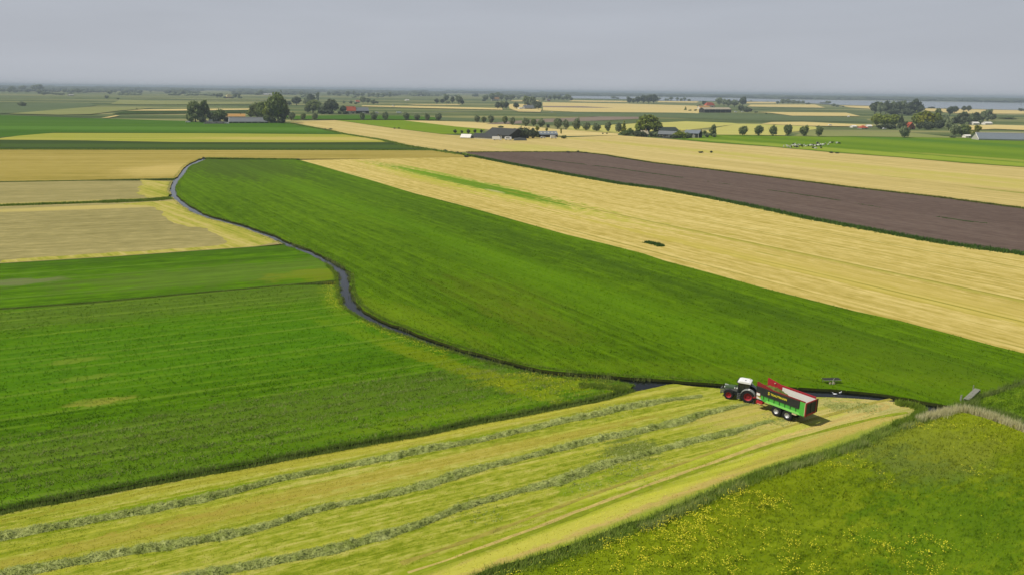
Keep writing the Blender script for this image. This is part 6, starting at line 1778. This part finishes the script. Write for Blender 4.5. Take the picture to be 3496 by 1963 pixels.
park(carvan, 2896, 404, 1.4, 'tiny white caravan alone on the dark green belt', 1.2, ZF)
park(car, 3020, 442, .1, 'pale car under the dark garden bushes', 1.2)
for (x, y, s, lb) in ((944, 420, 1.0, 'white calf hutch, the left one, under the dark tree by the long barn'), (951, 421, .85, 'white calf hutch, the right one, under the dark tree by the long barn')):
    p = at(x, y)
    h_ = tag(empty('calf_hutch', (p[0], p[1], 0), .3), lb, 'calf hutch', 'calf hutches beside the long barn')
    h_.scale = (s, s, s)
    MB().prism([(-1.2, 0), (1.2, 0), (1.1, 1.9), (.5, 2.6), (-.5, 2.6), (-1.1, 1.9)], 0, 2.4).build('shell', M['white'], h_)
    MB().prism([(-.5, 0), (.5, 0), (.5, 1.3), (-.5, 1.3)], -.05, -.003).build('opening', M['dkwall'], h_)
# boats on the lake
for (x, y, lb, h) in ((3356, 354, 'white sail boat on the lake above the long right shed', 9), (3484, 359, 'white sail boat on the lake at the right edge', 10), (2996, 347, 'white boat on the lake behind the left part of the big wood', 6), (3010, 346.5, 'white boat on the lake left of the wood top', 7)):
    p = at(x, y)
    o = tag(empty('sail_boat', (p[0], p[1], ZF), .4), lb, 'boat', 'boats on the lake')
    MB().add([(-6, -1.6, 1.3), (4, -1.6, 1.3), (7, 0, 1.5), (4, 1.6, 1.3), (-6, 1.6, 1.3), (-5, -.8, 0), (4, -.7, 0), (5, 0, 0), (4, .7, 0), (-5, .8, 0)], [(0, 1, 2, 3, 4), (9, 8, 7, 6, 5), (0, 5, 6, 1), (1, 6, 7, 2), (2, 7, 8, 3), (3, 8, 9, 4), (4, 9, 5, 0)]).build('hull', M['white'], o)
    MB().prism([(.2, 2), (-5, 2.4), (.2, h + 9)], -.08, .08).build('sail', M['white'], o)
    MB().tube([(.4, 0, 1.3), (.4, 0, h + 9.6)], .12, 6).build('mast', greym, o)

# cows: one continuous body each
def cow_mesh(name, graze=False, lying=False):
    zb = .55 if lying else 1.15
    P = [(0, 0, zb), (-.45, 0, zb + .03), (-.85, 0, zb + .06), (.5, 0, zb), (.85, 0, zb + .08)]
    E_ = [(0, 1), (1, 2), (0, 3), (3, 4)]
    R_ = [(.42, .40), (.40, .40), (.30, .28), (.40, .42), (.26, .27)]
    if graze:
        P += [(1.15, 0, zb - .25), (1.35, 0, zb - .72), (1.5, 0, zb - .98)]
    else:
        P += [(1.1, 0, zb + .3), (1.3, 0, zb + .42), (1.62, 0, zb + .25)]
    E_ += [(4, 5), (5, 6), (6, 7)]
    R_ += [(.17, .19), (.15, .16), (.09, .10)]
    for s in (-1, 1):   # ears
        i = len(P)
        P.append((P[6][0] - .05, s * .22, P[6][2] + .08)); E_.append((6, i)); R_.append((.05, .04))
    for (x, hind) in ((.62, False), (-.78, True)):
        for s in (-1, 1):
            i = len(P)
            a = 3 if not hind else 2
            if lying:
                P += [(x + .1, s * .34, .3), (x + (.4 if not hind else .45), s * .42, .12), (x + (.1 if not hind else .15), s * .46, .09)]
                R_ += [(.16, .16), (.09, .09), (.07, .07)]
                E_ += [(a, i), (i, i + 1), (i + 1, i + 2)]
            else:
                k = (-.12 if hind else .02)
                P += [(x, s * .24, zb - .42), (x + k, s * .24, .52), (x + k * .4, s * .24, .28), (x + k * .5, s * .24, .04)]
                R_ += [(.17, .14), (.09, .08), (.065, .06), (.075, .07)]
                E_ += [(a, i), (i, i + 1), (i + 1, i + 2), (i + 2, i + 3)]
    i = len(P)
    P += [(-1.08, 0, zb + .05), (-1.14, 0, zb - .5)]
    R_ += [(.05, .05), (.05, .05)]
    E_ += [(2, i), (i, i + 1)]
    return skin_mesh(name, P, E_, R_)


def cow_mat(name, thr):
    b = NB(name)
    oi = b.n("ShaderNodeObjectInfo")
    q = b.n("ShaderNodeVectorMath")
    q.operation = 'ADD'
    b.put(q.inputs[0], b.obj())
    b.t.links.new(b.vec(b.math('MULTIPLY', oi.outputs["Random"], 40.0), 0.0), q.inputs[1])
    n = b.noise(q.outputs[0], 1.1, 1)
    return b.fin(b.mix(b.sm(n, thr - .02, thr + .02), (.012, .011, .01), (.78, .76, .72)), .8, .1)


CM = {'p': cow_mat('pied_hide', .5), 'w': cow_mat('mostly_white_hide', .40), 'b': cow_mat('mostly_black_hide', .66)}
CB = {k: cow_mesh('cow', g, l) for k, g, l in (('s', False, False), ('g', True, False), ('l', False, True))}
CW = {'p': 'black and white', 'w': 'mostly white', 'b': 'mostly black'}
PW_ = {'s': 'standing', 'g': 'grazing', 'l': 'lying'}
herd = [(350, 250, 'w', 's'), (470, 230, 'w', 's'), (520, 268, 'p', 'g'), (600, 252, 'b', 'l'), (600, 224, 'p', 's'), (650, 220, 'w', 's'), (690, 178, 'b', 's'), (725, 178, 'w', 's'), (740, 222, 'w', 's'), (740, 266, 'b', 's'), (790, 246, 'w', 'g'), (812, 214, 'w', 's'), (832, 252, 'b', 'l'), (892, 210, 'p', 's'), (925, 222, 'b', 's'), (980, 250, 'b', 's'), (1035, 214, 'p', 's'), (1100, 242, 'w', 's'), (1180, 226, 'b', 's'), (1215, 226, 'p', 's'), (1275, 206, 'w', 's'), (1312, 222, 'p', 's'), (1350, 202, 'b', 's'), (1360, 276, 'b', 'l'), (1400, 232, 'p', 's'), (1432, 232, 'b', 's'), (1440, 294, 'w', 'l'), (1460, 140, 'p', 's'), (1502, 132, 'b', 'g'), (1490, 170, 'b', 's'), (1502, 212, 'w', 's'), (1545, 206, 'p', 's'), (1558, 186, 'b', 's'), (1590, 192, 'w', 's'), (1596, 226, 'b', 'g'), (1610, 280, 'b', 'l'), (1650, 192, 'w', 's'), (1692, 196, 'w', 'g'), (1750, 158, 'b', 's'), (1860, 172, 'w', 'l'), (1922, 104, 'w', 'l'), (1985, 120, 'b', 's'), (2155, 132, 'w', 'g'), (2225, 142, 'b', 'g')]
for i, (zx, zy, c, ps) in enumerate(herd):
    x, y = 2640 + zx / 9.908, 480 + zy / 9.908
    p = at(x, y)
    o = link('cow', CB[ps], None)
    if not len(CB[ps].materials): CB[ps].materials.append(CM['p'])
    o.material_slots[0].link = 'OBJECT'
    o.material_slots[0].material = CM[c]
    o.location = (p[0], p[1], ZF * 0 + .06 + .035 * 5)
    o.rotation_euler = (0, 0, rng.choice([0.2, 3.3, 2.8, -.4, 1.2, 4.4]) + rng.normal(0, .3))
    o.scale = (1.12, 1.12, 1.12)
    ends = {0: 'mostly white cow standing at the left end of the herd', 38: 'mostly black cow standing just right of the crowded herd', 41: 'mostly black cow standing apart at the upper right of the herd', 43: 'mostly black cow grazing at the right end of the herd', 42: 'mostly white cow grazing second from the right end of the herd', 26: 'mostly white cow lying lowest in front of the herd', 39: 'mostly white cow lying right of the crowded herd', 40: 'mostly white cow lying at the upper right of the herd'}
    tag(o, ends.get(i, f"{CW[c]} cow {PW_[ps]} in the crowded middle of the herd"), 'cow', 'cows in the herd on the bright pasture')
# ------------------------------------------------------------------ haze
hz = bpy.data.materials.new('haze_air')
hz.use_nodes = True
hz.node_tree.nodes.clear()
ho = hz.node_tree.nodes.new("ShaderNodeOutputMaterial")
hv = hz.node_tree.nodes.new("ShaderNodeVolumePrincipled")
hv.inputs["Color"].default_value = (0.58, 0.685, 0.77, 1)
hv.inputs["Density"].default_value = 0.000115
hz.node_tree.links.new(hv.outputs[0], ho.inputs["Volume"])
hb = MB().box(-62000, 62000, -62000, 62000, -2.0, 62.0).build('haze', hz)
tag(hb, 'thin summer haze that pales the distant fields', 'haze', None, 'stuff')
